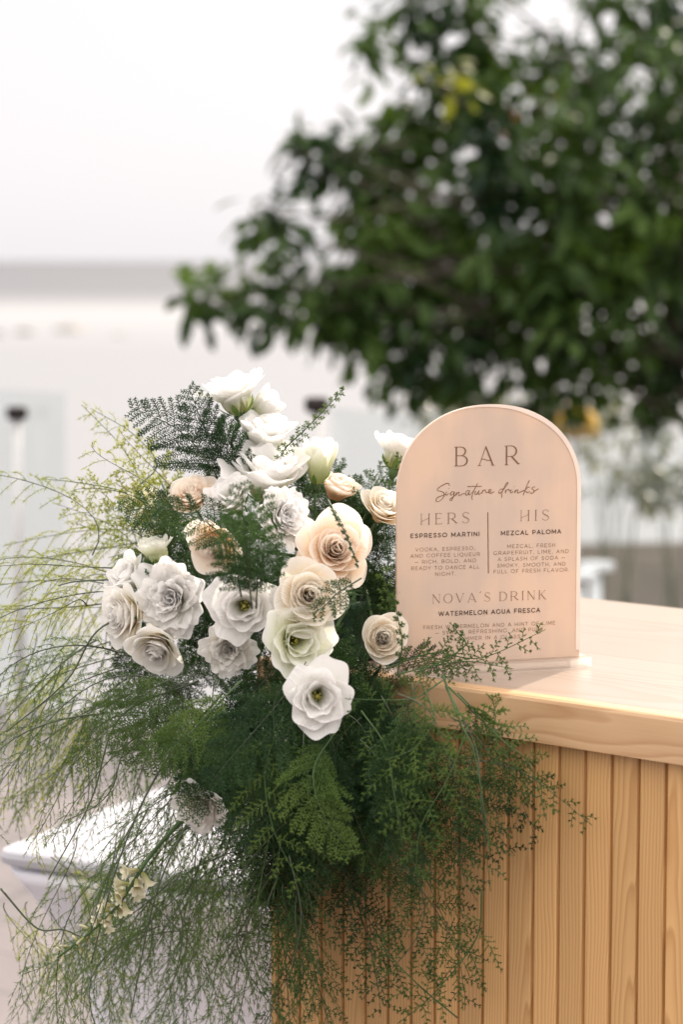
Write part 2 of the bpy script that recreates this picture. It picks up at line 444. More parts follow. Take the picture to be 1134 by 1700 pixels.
# ------------------------------------------------------------------ glass railing
m_glass, nt, bs = new_mat('railing_glass')
tr = N(nt, 'ShaderNodeBsdfTransparent'); tr.inputs[0].default_value = (0.93, 0.955, 0.955, 1)
gl = N(nt, 'ShaderNodeBsdfGlossy'); gl.inputs['Roughness'].default_value = 0.03
mxs = N(nt, 'ShaderNodeMixShader'); mxs.inputs[0].default_value = 0.05
pass; nt.links.new(tr.outputs[0], mxs.inputs[1]); nt.links.new(gl.outputs[0], mxs.inputs[2])
nt.links.new(mxs.outputs[0], nt.nodes['Material Output'].inputs['Surface'])
m_steel = simple('brushed_steel', (0.50, 0.49, 0.49), 0.6, metal=0.25, vary=0.1)
m_black = simple('black_clamp', (0.03, 0.025, 0.025), 0.9, spec=0.1, vary=0.2)
RB = E1 - EN * 0.12
def rail_s(px):          # distance along the railing seen at photo column px
    u = (px - 567.0) / F
    return (u * RB.y - RB.x) / (ED.x - u * ED.y)
RAIL_H = 1.12
def railing(s0, s1, label):
    p = RB + ED * ((s0 + s1) / 2)
    root = empty('glass_railing', (p.x, p.y, 0), label, 'railing', 'glass railing panels')
    mb = MB(); mb.box((p.x, p.y, 0.06 + (RAIL_H - 0.06) / 2), ED, EN, UP, abs(s1 - s0), 0.012, RAIL_H - 0.06)
    mb.build('glass_panel', m_glass, root)
    mb = MB(); mb.box((p.x, p.y, 0.03), ED, EN, UP, abs(s1 - s0), 0.04, 0.06); mb.build('base_rail', m_steel, root)
s_a = rail_s(105); s_b = rail_s(553)
railing(-4.0, s_a, 'clear frameless glass railing panel ending beside the left steel post')
railing(s_b, 6.5, 'long clear glass railing panel running behind the arched sign')
def post(px, label, knob_y):
    p = RB + ED * rail_s(px) - EN * 0.05
    root = empty('railing_post', (p.x, p.y, 0), label, 'post', 'railing posts')
    z_k = at(px, knob_y, p.y).z
    mb = MB(); mb.tube([(p.x, p.y, 0), (p.x, p.y, z_k + 0.01)], 0.014, 12); mb.build('pole', m_steel, root, smooth=True)
    z = at(px, knob_y, p.y).z
    mb = MB()
    mb.tube([(p.x, p.y, z - 0.022), (p.x, p.y, z - 0.017), (p.x, p.y, z + 0.017), (p.x, p.y, z + 0.022)], [0.026, 0.036, 0.036, 0.026], 16)
    mb.build('clamp', m_black, root, smooth=True)
    mb = MB(); mb.tube([(p.x, p.y, 0.0), (p.x, p.y, 0.012)], 0.05, 16); mb.build('foot_plate', m_steel, root, smooth=True)
post(46, 'slim steel railing post with dark round clamp at far left', 686)
post(545, 'slim steel railing post with dark clamp above the white blooms', 672)

# ------------------------------------------------------------------ tree with limbs and leaf crown
m_bark = simple('bark', (0.30, 0.25, 0.19), 0.9, vary=0.4, scale=8, bump=0.6)
M_leaf = leafy('tree_leaf', (0.006, 0.022, 0.006), (0.062, 0.110, 0.018), 0.30, rough=0.5, scale=2.2, spec=0.2)  # light and dark clumps put sun and shade into the leaf colour
M_leaf_y = leafy('tree_leaf_yellow', (0.10, 0.13, 0.015), (0.17, 0.18, 0.02), 0.4, rough=0.4, scale=3)
M_leaf_o = simple('tree_leaf_orange', (0.42, 0.14, 0.02), 0.5)
def leaves(C, d, n, L, W, fold=0.25):
    """C centres, d tip direction, n face normal (k,3) -> triangles of folded pointed leaves"""
    d = unit(d); s = unit(np.cross(d, n)); n = np.cross(s, d)
    L = L[:, None]; W = W[:, None]
    def pt(a, b):   # along, across
        return C + d * L * a + s * W * b - n * L * (0.18 * (a**2)) + n * W * abs(b) * fold
    b0, m1, m2, m3, tip = pt(-.5, 0), pt(-.18, 0), pt(.12, 0), pt(.32, 0), pt(.5, 0)
    T_ = []
    for sg in (-1, 1):
        e1, e2, e3 = pt(-.2, sg * .42), pt(.08, sg * .5), pt(.32, sg * .3)
        T_ += [(b0, e1, m1), (m1, e1, e2), (m1, e2, m2), (m2, e2, e3), (m2, e3, m3), (m3, e3, tip)]
    return np.concatenate([np.stack(t, 1) for t in T_], 0)
def leaf_clump(c, r, n, L0, droop=0.7, rr=rng, shell=0.45):
    """sprigs of leaves scattered through an ellipsoid"""
    ns = max(1, n // 7)
    q = rr.normal(size=(ns, 3)); q = unit(q) * (rr.uniform(shell, 1.0, (ns, 1)) ** (1 / 2.0))
    cen = np.array(c) + q * np.array(r)
    C = np.repeat(cen, 7, 0); k = len(C)
    sp_ = rr.normal(size=(k, 3)) * L0 * 0.6
    C = C + sp_
    out = unit(sp_ + 0.3 * np.repeat(q, 7, 0) * L0)
    d = out + np.array([0, 0, -droop]) + rr.normal(size=(k, 3)) * 0.25
    nrm = unit(np.array([0, -0.4, 0.8]) + rr.normal(size=(k, 3)) * 0.55)
    L = L0 * rr.uniform(0.65, 1.25, k); W = L * rr.uniform(0.36, 0.5, k)
    return leaves(C, d, nrm, L, W)
m_limb = simple('limb_bark', (0.09, 0.075, 0.055), 0.9, vary=0.4, scale=8)
TREE_Y = 11.0
trunk_base = Vector((1.66, TREE_Y, TZ))
tree = empty('broadleaf_tree', trunk_base, 'large dark green leafy tree with a drooping bough reaching over the sea', 'tree')
# px, py, rx, ry, depth, number of leaves
CL = [(1000, 330, 150, 150, 10.6, 700), (1080, 180, 120, 130, 10.4, 520), (900, 250, 110, 100, 10.5, 420), (880, 400, 120, 110, 10.5, 520),
      (1060, 470, 130, 110, 10.6, 560), (960, 490, 110, 80, 10.4, 380), (800, 330, 75, 75, 10.6, 230), (780, 450, 60, 60, 10.8, 150),
      (850, 160, 90, 65, 10.9, 220), (950, 110, 75, 70, 11.0, 190), (1060, 40, 110, 60, 11.1, 260), (780, 175, 70, 45, 11.0, 130),
      (690, 205, 62, 38, 10.9, 95), (640, 250, 40, 34, 10.7, 60), (600, 325, 42, 26, 10.6, 55), (640, 420, 55, 38, 10.5, 95),
      (700, 410, 40, 45, 10.8, 80), (660, 520, 75, 36, 10.5, 140), (600, 560, 55, 28, 10.4, 75), (720, 585, 62, 36, 10.6, 120),
      (560, 520, 60, 24, 10.3, 90), (660, 460, 60, 40, 10.6, 110), (620, 380, 44, 34, 10.6, 60), (700, 350, 40, 30, 10.9, 50), (720, 240, 50, 36, 11.0, 70), (500, 505, 50, 20, 10.2, 55), (420, 512, 38, 18, 10.1, 36), (340, 508, 34, 22, 10.0, 42),
      (445, 372, 34, 20, 10.2, 34), (425, 400, 18, 14, 10.2, 12), (455, 400, 10, 18, 10.2, 10), (510, 262, 30, 16, 10.3, 30), (505, 290, 18, 18, 10.3, 14),
      (550, 255, 22, 10, 10.4, 14), (575, 275, 30, 18, 10.5, 26), (612, 92, 14, 34, 10.6, 26), (635, 62, 22, 12, 10.7, 14),
      (690, 20, 40, 24, 10.9, 44), (770, 30, 40, 30, 11.0, 50), (790, 95, 40, 26, 11.0, 44), (720, 130, 36, 22, 11.0, 36),
      (830, 560, 80, 40, 10.6, 170), (900, 600, 80, 36, 10.7, 120), (800, 640, 70, 26, 10.7, 80), (940, 650, 80, 26, 10.8, 90),
      (1010, 590, 70, 40, 10.8, 120), (1080, 640, 60, 36, 10.9, 120), (1110, 570, 60, 50, 10.9, 110), (690, 630, 50, 20, 10.6, 44),
      (640, 600, 30, 20, 10.5, 28), (880, 680, 120, 12, 11.0, 50), (1060, 690, 60, 14, 11.0, 30), (690, 300, 24, 20, 10.8, 22), (745, 390, 40, 34, 10.8, 60),
      (600, 470, 44, 22, 10.5, 50), (530, 470, 20, 10, 10.4, 12), (655, 340, 26, 24, 10.7, 22), (720, 490, 50, 34, 10.7, 76),
      (1230, 200, 150, 160, 10.8, 420), (1220, 420, 140, 160, 10.8, 420), (1350, 300, 120, 200, 11.4, 320), (1200, 20, 130, 70, 11.2, 220),
      (1190, 590, 90, 60, 11.0, 150), (1010, -60, 220, 60, 11.2, 260), (770, -50, 90, 40, 11.0, 80),
      # a second, farther layer behind the dense middle
      (1010, 300, 170, 190, 11.9, 620), (880, 330, 120, 140, 11.9, 360), (1090, 480, 140, 120, 11.9, 380), (940, 480, 120, 80, 11.9, 240),
      (1100, 100, 130, 110, 11.9, 320), (790, 530, 90, 50, 11.7, 110), (900, 180, 90, 70, 12.0, 160)]
tris = []; lim = []
for (px, py, rx, ry, Y, n) in CL:
    k = Y / F
    c = at(px, py, Y + rng.uniform(-.15, .15))
    dep = min(rx, ry) * k * 0.9 + 0.06
    tris.append(leaf_clump(c, (rx * k * (.86 if rx * ry < 5200 else 1), dep, ry * k * (.86 if rx * ry < 5200 else 1)), int(n * (1.6 if rx * ry < 1500 else 0.85 if rx * ry < 5200 else (0.60 if Y < 11.5 else 0.34))), 0.112))
    lim.append((c, rx * ry))
tri_mesh('crown', np.concatenate(tris), M_leaf, tree)
tri_mesh('yellow_leaves', np.concatenate([leaf_clump(at(px, py, Y), (rx * Y / F, .12, ry * Y / F), n, 0.10) for px, py, rx, ry, Y, n in
         [(745, 150, 24, 10, 10.1, 14), (905, 160, 8, 8, 10.6, 2)]]), M_leaf_y, tree)
tri_mesh('orange_leaves', np.concatenate([leaf_clump(at(px, py, Y), (r_ * Y / F, .03, r_ * Y / F), 3, 0.06) for px, py, r_, Y in
         [(845, 205, 3, 10.6)]]), M_leaf_o, tree)
mb = MB()
crown_c = at(1010, 360, 11.0)
tp_ = bez(trunk_base, trunk_base + Vector((0.05, 0, 0.9)), crown_c + Vector((0.62, 0, -0.7)), crown_c + Vector((0.25, 0, 0.3)), 14)
mb.tube(tp_, np.linspace(0.075, 0.045, 14) * np.r_[1.5, 1.2, np.ones(12)], 12)
mb.build('trunk', m_bark, tree, smooth=True)
mb = MB()
for (c, a) in lim:
    if a < 150: continue
    j = int(rng.integers(6, 13)); s0 = Vector(tp_[j]); e_ = Vector(c)
    m1 = s0.lerp(e_, 0.35) + Vector((0, 0, 0.18)); m2 = s0.lerp(e_, 0.75) + Vector((0, 0, 0.10))
    mb.tube(bez(s0, m1, m2, e_, 9), np.linspace(0.013, 0.004, 9), 6)
# the long bough that reaches out over the sea
mb.tube(bez(tp_[8], at(820, 560, 10.8), at(620, 500, 10.4), at(335, 505, 10.0), 16), np.linspace(0.014, 0.003, 16), 6)
mb.tube(bez(at(640, 400, 10.6), at(560, 340, 10.4), at(500, 355, 10.3), at(410, 365, 10.2), 10), np.linspace(0.012, 0.003, 10), 5)
mb.tube(bez(at(690, 230, 10.8), at(620, 255, 10.6), at(570, 250, 10.4), at(485, 252, 10.3), 10), np.linspace(0.012, 0.003, 10), 5)
mb.build('limbs', m_limb, tree, smooth=True)

# shrubs beyond the glass, the yellow parasol and the white tables on the terrace
M_shrub = leafy('shrub_leaf', (0.05, 0.07, 0.055), (0.15, 0.155, 0.095), 0.35, rough=0.3, scale=4, spec=0.6)
def shrub(px, py, rx, ry, Y, n, L, label):
    k = Y / F; c = at(px, py, Y)
    b = Vector((c.x, c.y, TZ))
    root = empty('seaside_shrub', b, label, 'shrub', 'shrubs beyond the glass railing')
    tri_mesh('foliage', leaf_clump(c, (rx * k, 0.3, ry * k), n, L, droop=0.2, shell=0.1), M_shrub, root)
    mb = MB()
    for i in range(4):
        e_ = c + Vector((rng.uniform(-.7, .7) * rx * k, rng.uniform(-.1, .1), rng.uniform(-.2, .7) * ry * k))
        mb.tube(bez(b + Vector((rng.uniform(-.05, .05), 0, 0)), b.lerp(e_, .4) + Vector((0, 0, .1)), b.lerp(e_, .8), e_, 7), np.linspace(.006, .002, 7), 5)
    mb.build('stems', M_stem_green, root, smooth=True)
shrub(1040, 765, 70, 80, 12.6, 130, 0.10, 'sparse grey green shrub beyond the glass, right of the arched sign')
shrub(1120, 790, 60, 95, 12.9, 110, 0.11, 'grey green shrub beside the tree trunk at the right edge')
shrub(800, 690, 140, 26, 14.0, 330, 0.09, 'low grey hedge shrub seen through glass behind the top of the sign')
shrub(1010, 690, 90, 20, 14.2, 120, 0.09, 'low hedge shrub with sky gaps under the tree, above the terrace')

m_yellow = simple('yellow_canvas', (0.62, 0.36, 0.03), 0.8, vary=0.12, scale=8)
m_white = simple('white_paint', (0.80, 0.80, 0.82), 0.4, vary=0.03)
pc = at(955, 700, 12.0)
par = empty('beach_parasol', (pc.x, pc.y, TZ), 'yellow beach parasol behind the glass, right of the sign top', 'parasol')
mb = MB(); mb.tube([(pc.x, pc.y, TZ), (pc.x, pc.y, pc.z + 0.16)], 0.018, 10); mb.build('pole', m_white, par, smooth=True)
mb = MB(); nseg = 8; rings = [(0.0, 0.10), (0.05, 0.085), (0.11, 0.02), (0.125, -0.07), (0.115, -0.075), (0.10, 0.005), (0.02, 0.07)]
vs_ = []; fs_ = []
for (r_, z_) in rings:
    for k in range(nseg * 2):
        a = math.pi * k / nseg; rr_ = r_ * (1.0 if k % 2 == 0 else 0.93)
        vs_.append((pc.x + rr_ * math.cos(a), pc.y + rr_ * math.sin(a), pc.z + z_))
for i in range(len(rings) - 1):
    for k in range(nseg * 2):
        fs_.append((i * 16 + k, i * 16 + (k + 1) % 16, (i + 1) * 16 + (k + 1) % 16, (i + 1) * 16 + k))
mb.add(vs_, fs_); mb.build('canopy', m_yellow, par, smooth=True)
def bistro(px, py, Y, rad, label):
    c = at(px, py, Y)
    root = empty('bistro_table', (c.x, c.y, TZ), label, 'table', 'white tables on the terrace')
    mb = MB(); mb.tube([c - UP * 0.028, c - UP * 0.022, c - UP * 0.004, c], [rad * .97, rad, rad, rad * .98], 32); mb.build('table_top', m_white, root)
    mb = MB(); mb.tube([(c.x, c.y, TZ + 0.02), (c.x, c.y, c.z - 0.028)], 0.024, 12); mb.build('pedestal', m_white, root, smooth=True)
    mb = MB(); mb.tube([(c.x, c.y, TZ + 0.002), (c.x, c.y, TZ + 0.015), (c.x, c.y, TZ + 0.03)], [rad * .7, rad * .7, 0.03], 24); mb.build('foot', m_white, root)
bistro(990, 934, 9.9, 0.075, 'small round white pedestal table past the counter, the taller one')
bistro(962, 949, 9.5, 0.07, 'lower round white pedestal table half hidden by the sign edge')

# ------------------------------------------------------------------ the wooden bar
FT = 0.0485                                     # countertop thickness
u450 = (424 - 567.0) / F
sL = (u450 * A_.y - A_.x) / (T.x - u450 * T.y)
CL_ = A_ + T * sL                               # front left corner of the countertop
BAR_L, BAR_W = 1.75, 0.66
bar = empty('bar_counter', (CL_.x, CL_.y, 0), 'pale pine bar counter with vertical plank front and thick top', 'bar counter')
def bp(t, n, z): return CL_ + T * t + NB * n + UP * (z - Z_TOP)
# countertop of glued staves
mb = MB(); wc = []; tone = []
ns = 5
for i in range(ns):
    n0 = 0.022 + (BAR_W - 0.022) * i / ns; n1 = 0.022 + (BAR_W - 0.022) * (i + 1) / ns - 0.0004
    seg = 10
    vs_ = []
    for k in range(seg + 1):
        t = BAR_L * k / seg
        vs_ += [bp(t, n0, Z_TOP), bp(t, n1, Z_TOP), bp(t, n1, Z_TOP - FT), bp(t, n0, Z_TOP - FT)]
    fs_ = [(0, 1, 2, 3), tuple(seg * 4 + q for q in (3, 2, 1, 0))]
    for k in range(seg):
        for q in range(4):
            fs_.append((k * 4 + q, (k + 1) * 4 + q, (k + 1) * 4 + (q + 1) % 4, k * 4 + (q + 1) % 4))
    mb.add(vs_, fs_)
    off = rng.uniform(-.02, .02); D = rng.uniform(0.03, 0.06); zz = rng.uniform(-3, 3)
    for k in range(seg + 1):
        t = BAR_L * k / seg; w = n1 - n0
        wc += [(-w / 2 + off, D, t + zz), (w / 2 + off, D, t + zz), (w / 2 + off, D - FT, t + zz), (-w / 2 + off, D - FT, t + zz)]
    tone += [rng.uniform(0.84, 1.0)] * (4 * (seg + 1))
top = mb.build('countertop', M_top, bar); set_wood(top, wc, tone)
# edge board along the front of the top, with a softened upper edge
mb = MB(); wc = []; tone = []
prof = [(0.0, Z_TOP - FT), (0.0, Z_TOP - 0.005), (0.0012, Z_TOP - 0.0015), (0.005, Z_TOP), (0.0215, Z_TOP), (0.0215, Z_TOP - FT)]
seg = 14
vs_ = [bp(BAR_L * k / seg, n, z) for k in range(seg + 1) for (n, z) in prof]
np_ = len(prof)
fs_ = [tuple(range(np_)), tuple(seg * np_ + q for q in range(np_ - 1, -1, -1))]
for k in range(seg):
    for q in range(np_):
        fs_.append((k * np_ + q, (k + 1) * np_ + q, (k + 1) * np_ + (q + 1) % np_, k * np_ + (q + 1) % np_))
mb.add(vs_, fs_)
wc = [(z - Z_TOP + 0.012, 0.035 - n, BAR_L * k / seg * 1.0 + 0.4) for k in range(seg + 1) for (n, z) in prof]
fas = mb.build('edge_board', M_fascia, bar); set_wood(fas, wc, [0.92] * len(wc))
# plank cladding on the front
s1 = (((591.7 - 567) / F) * A_.y - A_.x) / (T.x - ((591.7 - 567) / F) * T.y)
s2 = (((1101 - 567) / F) * A_.y - A_.x) / (T.x - ((1101 - 567) / F) * T.y)
PW = (s2 - s1) / 12.0
ph = (s1 - sL) % PW
mb = MB(); wc = []; tone = []
n_in = 0.016
zb, zt = 0.02, Z_TOP - FT
i = -1
while True:
    t0 = ph + i * PW; t1 = t0 + PW
    i += 1
    if t1 < 0.008: continue
    if t0 > BAR_L - 0.02: break
    t0c, t1c = max(t0, 0.004), min(t1, BAR_L - 0.004)
    g_ = 0.0032; dep = 0.0056                    # v-groove
    pr = [(t0c, n_in + dep), (t0c + 0.0008, n_in + dep), (t0c + g_ * .6, n_in + 0.0012), (t0c + g_ * 1.1, n_in), (t1c - g_ * 1.1, n_in), (t1c - g_ * .6, n_in + 0.0012), (t1c - 0.0008, n_in + dep), (t1c, n_in + dep)]
    nn = len(pr)
    zs = np.linspace(zb, zt, 6)
    vs_ = [bp(t, n, z) for z in zs for (t, n) in pr]
    fs_ = []
    for k in range(len(zs) - 1):
        for q in range(nn - 1):
            fs_.append((k * nn + q, k * nn + q + 1, (k + 1) * nn + q + 1, (k + 1) * nn + q))
    mb.add(vs_, fs_)
    if rng.random() < 0.5: off, D = rng.uniform(-.012, .012), rng.uniform(0.0, 0.02)      # flat sawn: cathedral arches
    else: off, D = rng.choice([-1, 1]) * rng.uniform(.035, .07), rng.uniform(0.01, 0.03)   # quarter sawn: straight grain
    zz = rng.uniform(-.6, .1)
    tn = rng.uniform(0.78, 1.04)
    for z in zs:
        for (t, n) in pr:
            wc.append((t - (t0 + t1) / 2 + off, D - n, z + zz + i * 0.0)); tone.append(tn)
pan = mb.build('plank_front', M_board, bar); set_wood(pan, wc, tone)
mb = MB()
for (t, n, w, d) in [(BAR_L / 2, 0.13, BAR_L - 0.012, 0.2)]:
    pass
cz = (zb + zt) / 2
def cbox(t0, t1, n0, n1):
    c = bp((t0 + t1) / 2, (n0 + n1) / 2, cz)
    mb.box(c, T, NB, UP, t1 - t0, n1 - n0, zt - zb - 0.002)
cbox(0.006, 0.024, 0.024, BAR_W - 0.03)
cbox(BAR_L - 0.024, BAR_L - 0.006, 0.024, BAR_W - 0.03)
cbox(0.026, BAR_L - 0.026, 0.022, 0.036)
sid = mb.build('carcass', M_board, bar)
co = np.array([v.co for v in sid.data.vertices]); set_wood(sid, np.c_[co[:, 1] - 2.8, co[:, 0] * .3 + .05, co[:, 2]], [0.9] * len(co))
mb = MB(); mb.box(bp(BAR_L / 2, 0.05, 0.010), T, NB, UP, BAR_L - 0.05, 0.03, 0.018); mb.build('kick_board', m_black, bar)

# ------------------------------------------------------------------ arched sign
SD = Vector((math.cos(R(18.5)), math.sin(R(18.5)), 0))
SN = Vector((SD.y, -SD.x, 0))                     # towards the viewer
RBt = hit_z(963, 1096, Z_TOP + 0.006)
def s_uv(px, py):
    p = hit_plane(px, py, RBt, SN) - RBt
    return p.dot(SD), p.z
u_left, _ = s_uv(659, 1000)
S_W = -u_left
_, v_top = s_uv(808, 671.5)
S_O = RBt - SD * S_W                              # bottom left corner of the face
def s_at(u, v, d=0.0): return S_O + SD * u + UP * v + SN * d
def s_px(px, py):
    u, v = s_uv(px, py); return (u + S_W, v)
ARCH = 0.098
def arch_outline(inset=0.0, n=40):
    pts = [(inset, inset), (S_W - inset, inset)]
    cx = S_W / 2; v0 = v_top - ARCH
    for k in range(n + 1):
        a = math.pi * k / n
        c_, s_ = math.cos(a), math.sin(a)
        pw = 0.93
        pts.append((cx + (cx - inset) * math.copysign(abs(c_)**pw, c_), v0 + (ARCH - inset) * abs(s_)**pw))
    return pts
sign = empty('bar_menu_sign', s_at(S_W / 2, -0.006), 'peach frosted arched acrylic bar menu sign with brown lettering', 'sign')
m_acr, nt, bs = new_mat('painted_acrylic')
tc = N(nt, 'ShaderNodeTexCoord'); mpn = N(nt, 'ShaderNodeMapping'); mpn.inputs['Scale'].default_value = (30, 30, 4)
nt.links.new(tc.outputs['Object'], mpn.inputs[0])
nz = N(nt, 'ShaderNodeTexNoise'); nz.inputs['Scale'].default_value = 1.0; nz.inputs['Detail'].default_value = 4; nt.links.new(mpn.outputs[0], nz.inputs['Vector'])
nzb = N(nt, 'ShaderNodeTexNoise'); nzb.inputs['Scale'].default_value = 14; nzb.inputs['Detail'].default_value = 2; nt.links.new(tc.outputs['Object'], nzb.inputs['Vector'])
av = N(nt, 'ShaderNodeMath', operation='ADD'); nt.links.new(nz.outputs['Fac'], av.inputs[0]); nt.links.new(nzb.outputs['Fac'], av.inputs[1])
rp = N(nt, 'ShaderNodeValToRGB'); rp.color_ramp.elements[0].position = 0.40; rp.color_ramp.elements[1].position = 0.62
rp.color_ramp.elements[0].color = (0.60, 0.50, 0.425, 1); rp.color_ramp.elements[1].color = (0.61, 0.515, 0.435, 1)
hv = N(nt, 'ShaderNodeMath', operation='MULTIPLY'); hv.inputs[1].default_value = 0.5; nt.links.new(av.outputs[0], hv.inputs[0]); nt.links.new(hv.outputs[0], rp.inputs['Fac'])
nt.links.new(rp.outputs['Color'], bs.inputs['Base Color']); bs.inputs['Roughness'].default_value = 0.12
rp2 = N(nt, 'ShaderNodeValToRGB'); rp2.color_ramp.elements[0].position = 0.42; rp2.color_ramp.elements[1].position = 0.60
rp2.color_ramp.elements[0].color = (0.66, 0.50, 0.385, 1); rp2.color_ramp.elements[1].color = (0.95, 0.68, 0.44, 1)
nt.links.new(hv.outputs[0], rp2.inputs['Fac'])
tr = N(nt, 'ShaderNodeBsdfTranslucent'); nt.links.new(rp2.outputs['Color'], tr.inputs['Color'])
mxs = N(nt, 'ShaderNodeMixShader'); mxs.inputs[0].default_value = 0.30
nt.links.new(bs.outputs[0], mxs.inputs[1]); nt.links.new(tr.outputs[0], mxs.inputs[2]); nt.links.new(mxs.outputs[0], nt.nodes['Material Output'].inputs['Surface'])
m_clear, nt, bs = new_mat('clear_acrylic')
tr = N(nt, 'ShaderNodeBsdfTransparent'); tr.inputs[0].default_value = (0.96, 0.95, 0.94, 1)
gl = N(nt, 'ShaderNodeBsdfGlossy'); gl.inputs['Roughness'].default_value = 0.06
tl = N(nt, 'ShaderNodeBsdfTranslucent'); tl.inputs[0].default_value = (0.9, 0.86, 0.82, 1)
mxs = N(nt, 'ShaderNodeMixShader'); mxs.inputs[0].default_value = 0.12; nt.links.new(tr.outputs[0], mxs.inputs[1]); nt.links.new(gl.outputs[0], mxs.inputs[2])
mx2 = N(nt, 'ShaderNodeMixShader'); mx2.inputs[0].default_value = 0.38; nt.links.new(mxs.outputs[0], mx2.inputs[1]); nt.links.new(tl.outputs[0], mx2.inputs[2])
nt.links.new(mx2.outputs[0], nt.nodes['Material Output'].inputs['Surface'])
m_rim = simple('polished_edge', (0.74, 0.62, 0.53), 0.15, vary=0.05)
def slab(name, outline, d0, d1, mat, parent, bev=0.0):
    n = len(outline); mb = MB()
    vs_ = [s_at(u, v, d1) for (u, v) in outline] + [s_at(u, v, d0) for (u, v) in outline]
    fs_ = [tuple(range(n)), tuple(range(2 * n - 1, n - 1, -1))]
    for k in range(n):
        k2 = (k + 1) % n
        fs_.append((k, n + k, n + k2, k2))
    mb.add(vs_, fs_)
    o = mb.build(name, mat, parent)
    if bev: bevel(o, bev, 2)
    return o
panel = slab('arch_panel', arch_outline(), -0.005, 0.0, m_acr, sign, 0.0008)
# clear polished rim along the top and right of the panel
ol = arch_outline(); il = arch_outline(0.0055)
mb = MB(); q0 = 1; q1 = 2 + 26
vs_ = []
for k in range(q0, q1):
    (ua, va), (ub, vb) = ol[k], il[k]
    ua -= 0.0006 * (1 if ua > S_W / 2 else -1)
    tpr = 1.0 if k < q1 - 12 else max(0.15, (q1 - k) / 12)
    ub, vb = ua + (ub - ua) * tpr, va + (vb - va) * tpr
    if k == 1: va += 0.012; vb = va
    vs_ += [s_at(ua, va, 0.0004), s_at(ua, va, 0.0009), s_at(ub, vb, 0.0009), s_at(ub, vb, 0.0004)]
fs_ = []
for k in range(q1 - q0 - 1):
    for q in range(4):
        fs_.append((k * 4 + q, (k + 1) * 4 + q, (k + 1) * 4 + (q + 1) % 4, k * 4 + (q + 1) % 4))
mb.add(vs_, fs_); mb.build('clear_rim', m_rim, sign, smooth=False)
# slotted clear base
mb = MB()
for (d, w) in ((0.010, 0.016), (-0.0165, 0.020)):
    c = s_at(S_W / 2 + 0.001, 0.0002, d); mb.box(c, SD, SN, UP, S_W + 0.012, w, 0.0115)
bs_o = mb.build('slotted_base', m_clear, sign); bevel(bs_o, 0.001, 2)

m_ink = simple('brown_ink', (0.16, 0.075, 0.035), 0.4, vary=0.15, scale=80)
m_ink_dark = simple('dark_ink', (0.030, 0.018, 0.012), 0.4, vary=0.1, scale=80)
m_ink_light = simple('light_brown_ink', (0.17, 0.10, 0.065), 0.4, vary=0.15, scale=80)
INK = 0.0003
def frame_of(p0, p1, cap_px):
    """sign coordinates of a text line: origin, baseline direction, length, cap height"""
    a = np.array(s_px(*p0)); b = np.array(s_px(*p1)); c = np.array(s_px(p0[0], p0[1] - cap_px))
    return a, b, c[1] - a[1]
def ribbon(mb, pts, w, fn):
    """flat stroke: 2D points with widths, mapped to world by fn"""
    pts = np.array(pts, float); n = len(pts)
    if np.isscalar(w): w = np.full(n, w)
    t = np.gradient(pts, axis=0); t = t / np.maximum(np.linalg.norm(t, axis=1, keepdims=True), 1e-9)
    s = np.c_[-t[:, 1], t[:, 0]] * (np.array(w)[:, None] / 2)
    L_, R_ = pts + s, pts - s
    vs_ = [fn(*p) for p in L_] + [fn(*p) for p in R_]
    mb.add(vs_, [(i, n + i, n + i + 1, i + 1) for i in range(n - 1)])
def arc(cx, cy, rx, ry, a0, a1, n=16):
    a = np.radians(np.linspace(a0, a1, n)); return np.c_[cx + rx * np.cos(a), cy + ry * np.sin(a)]
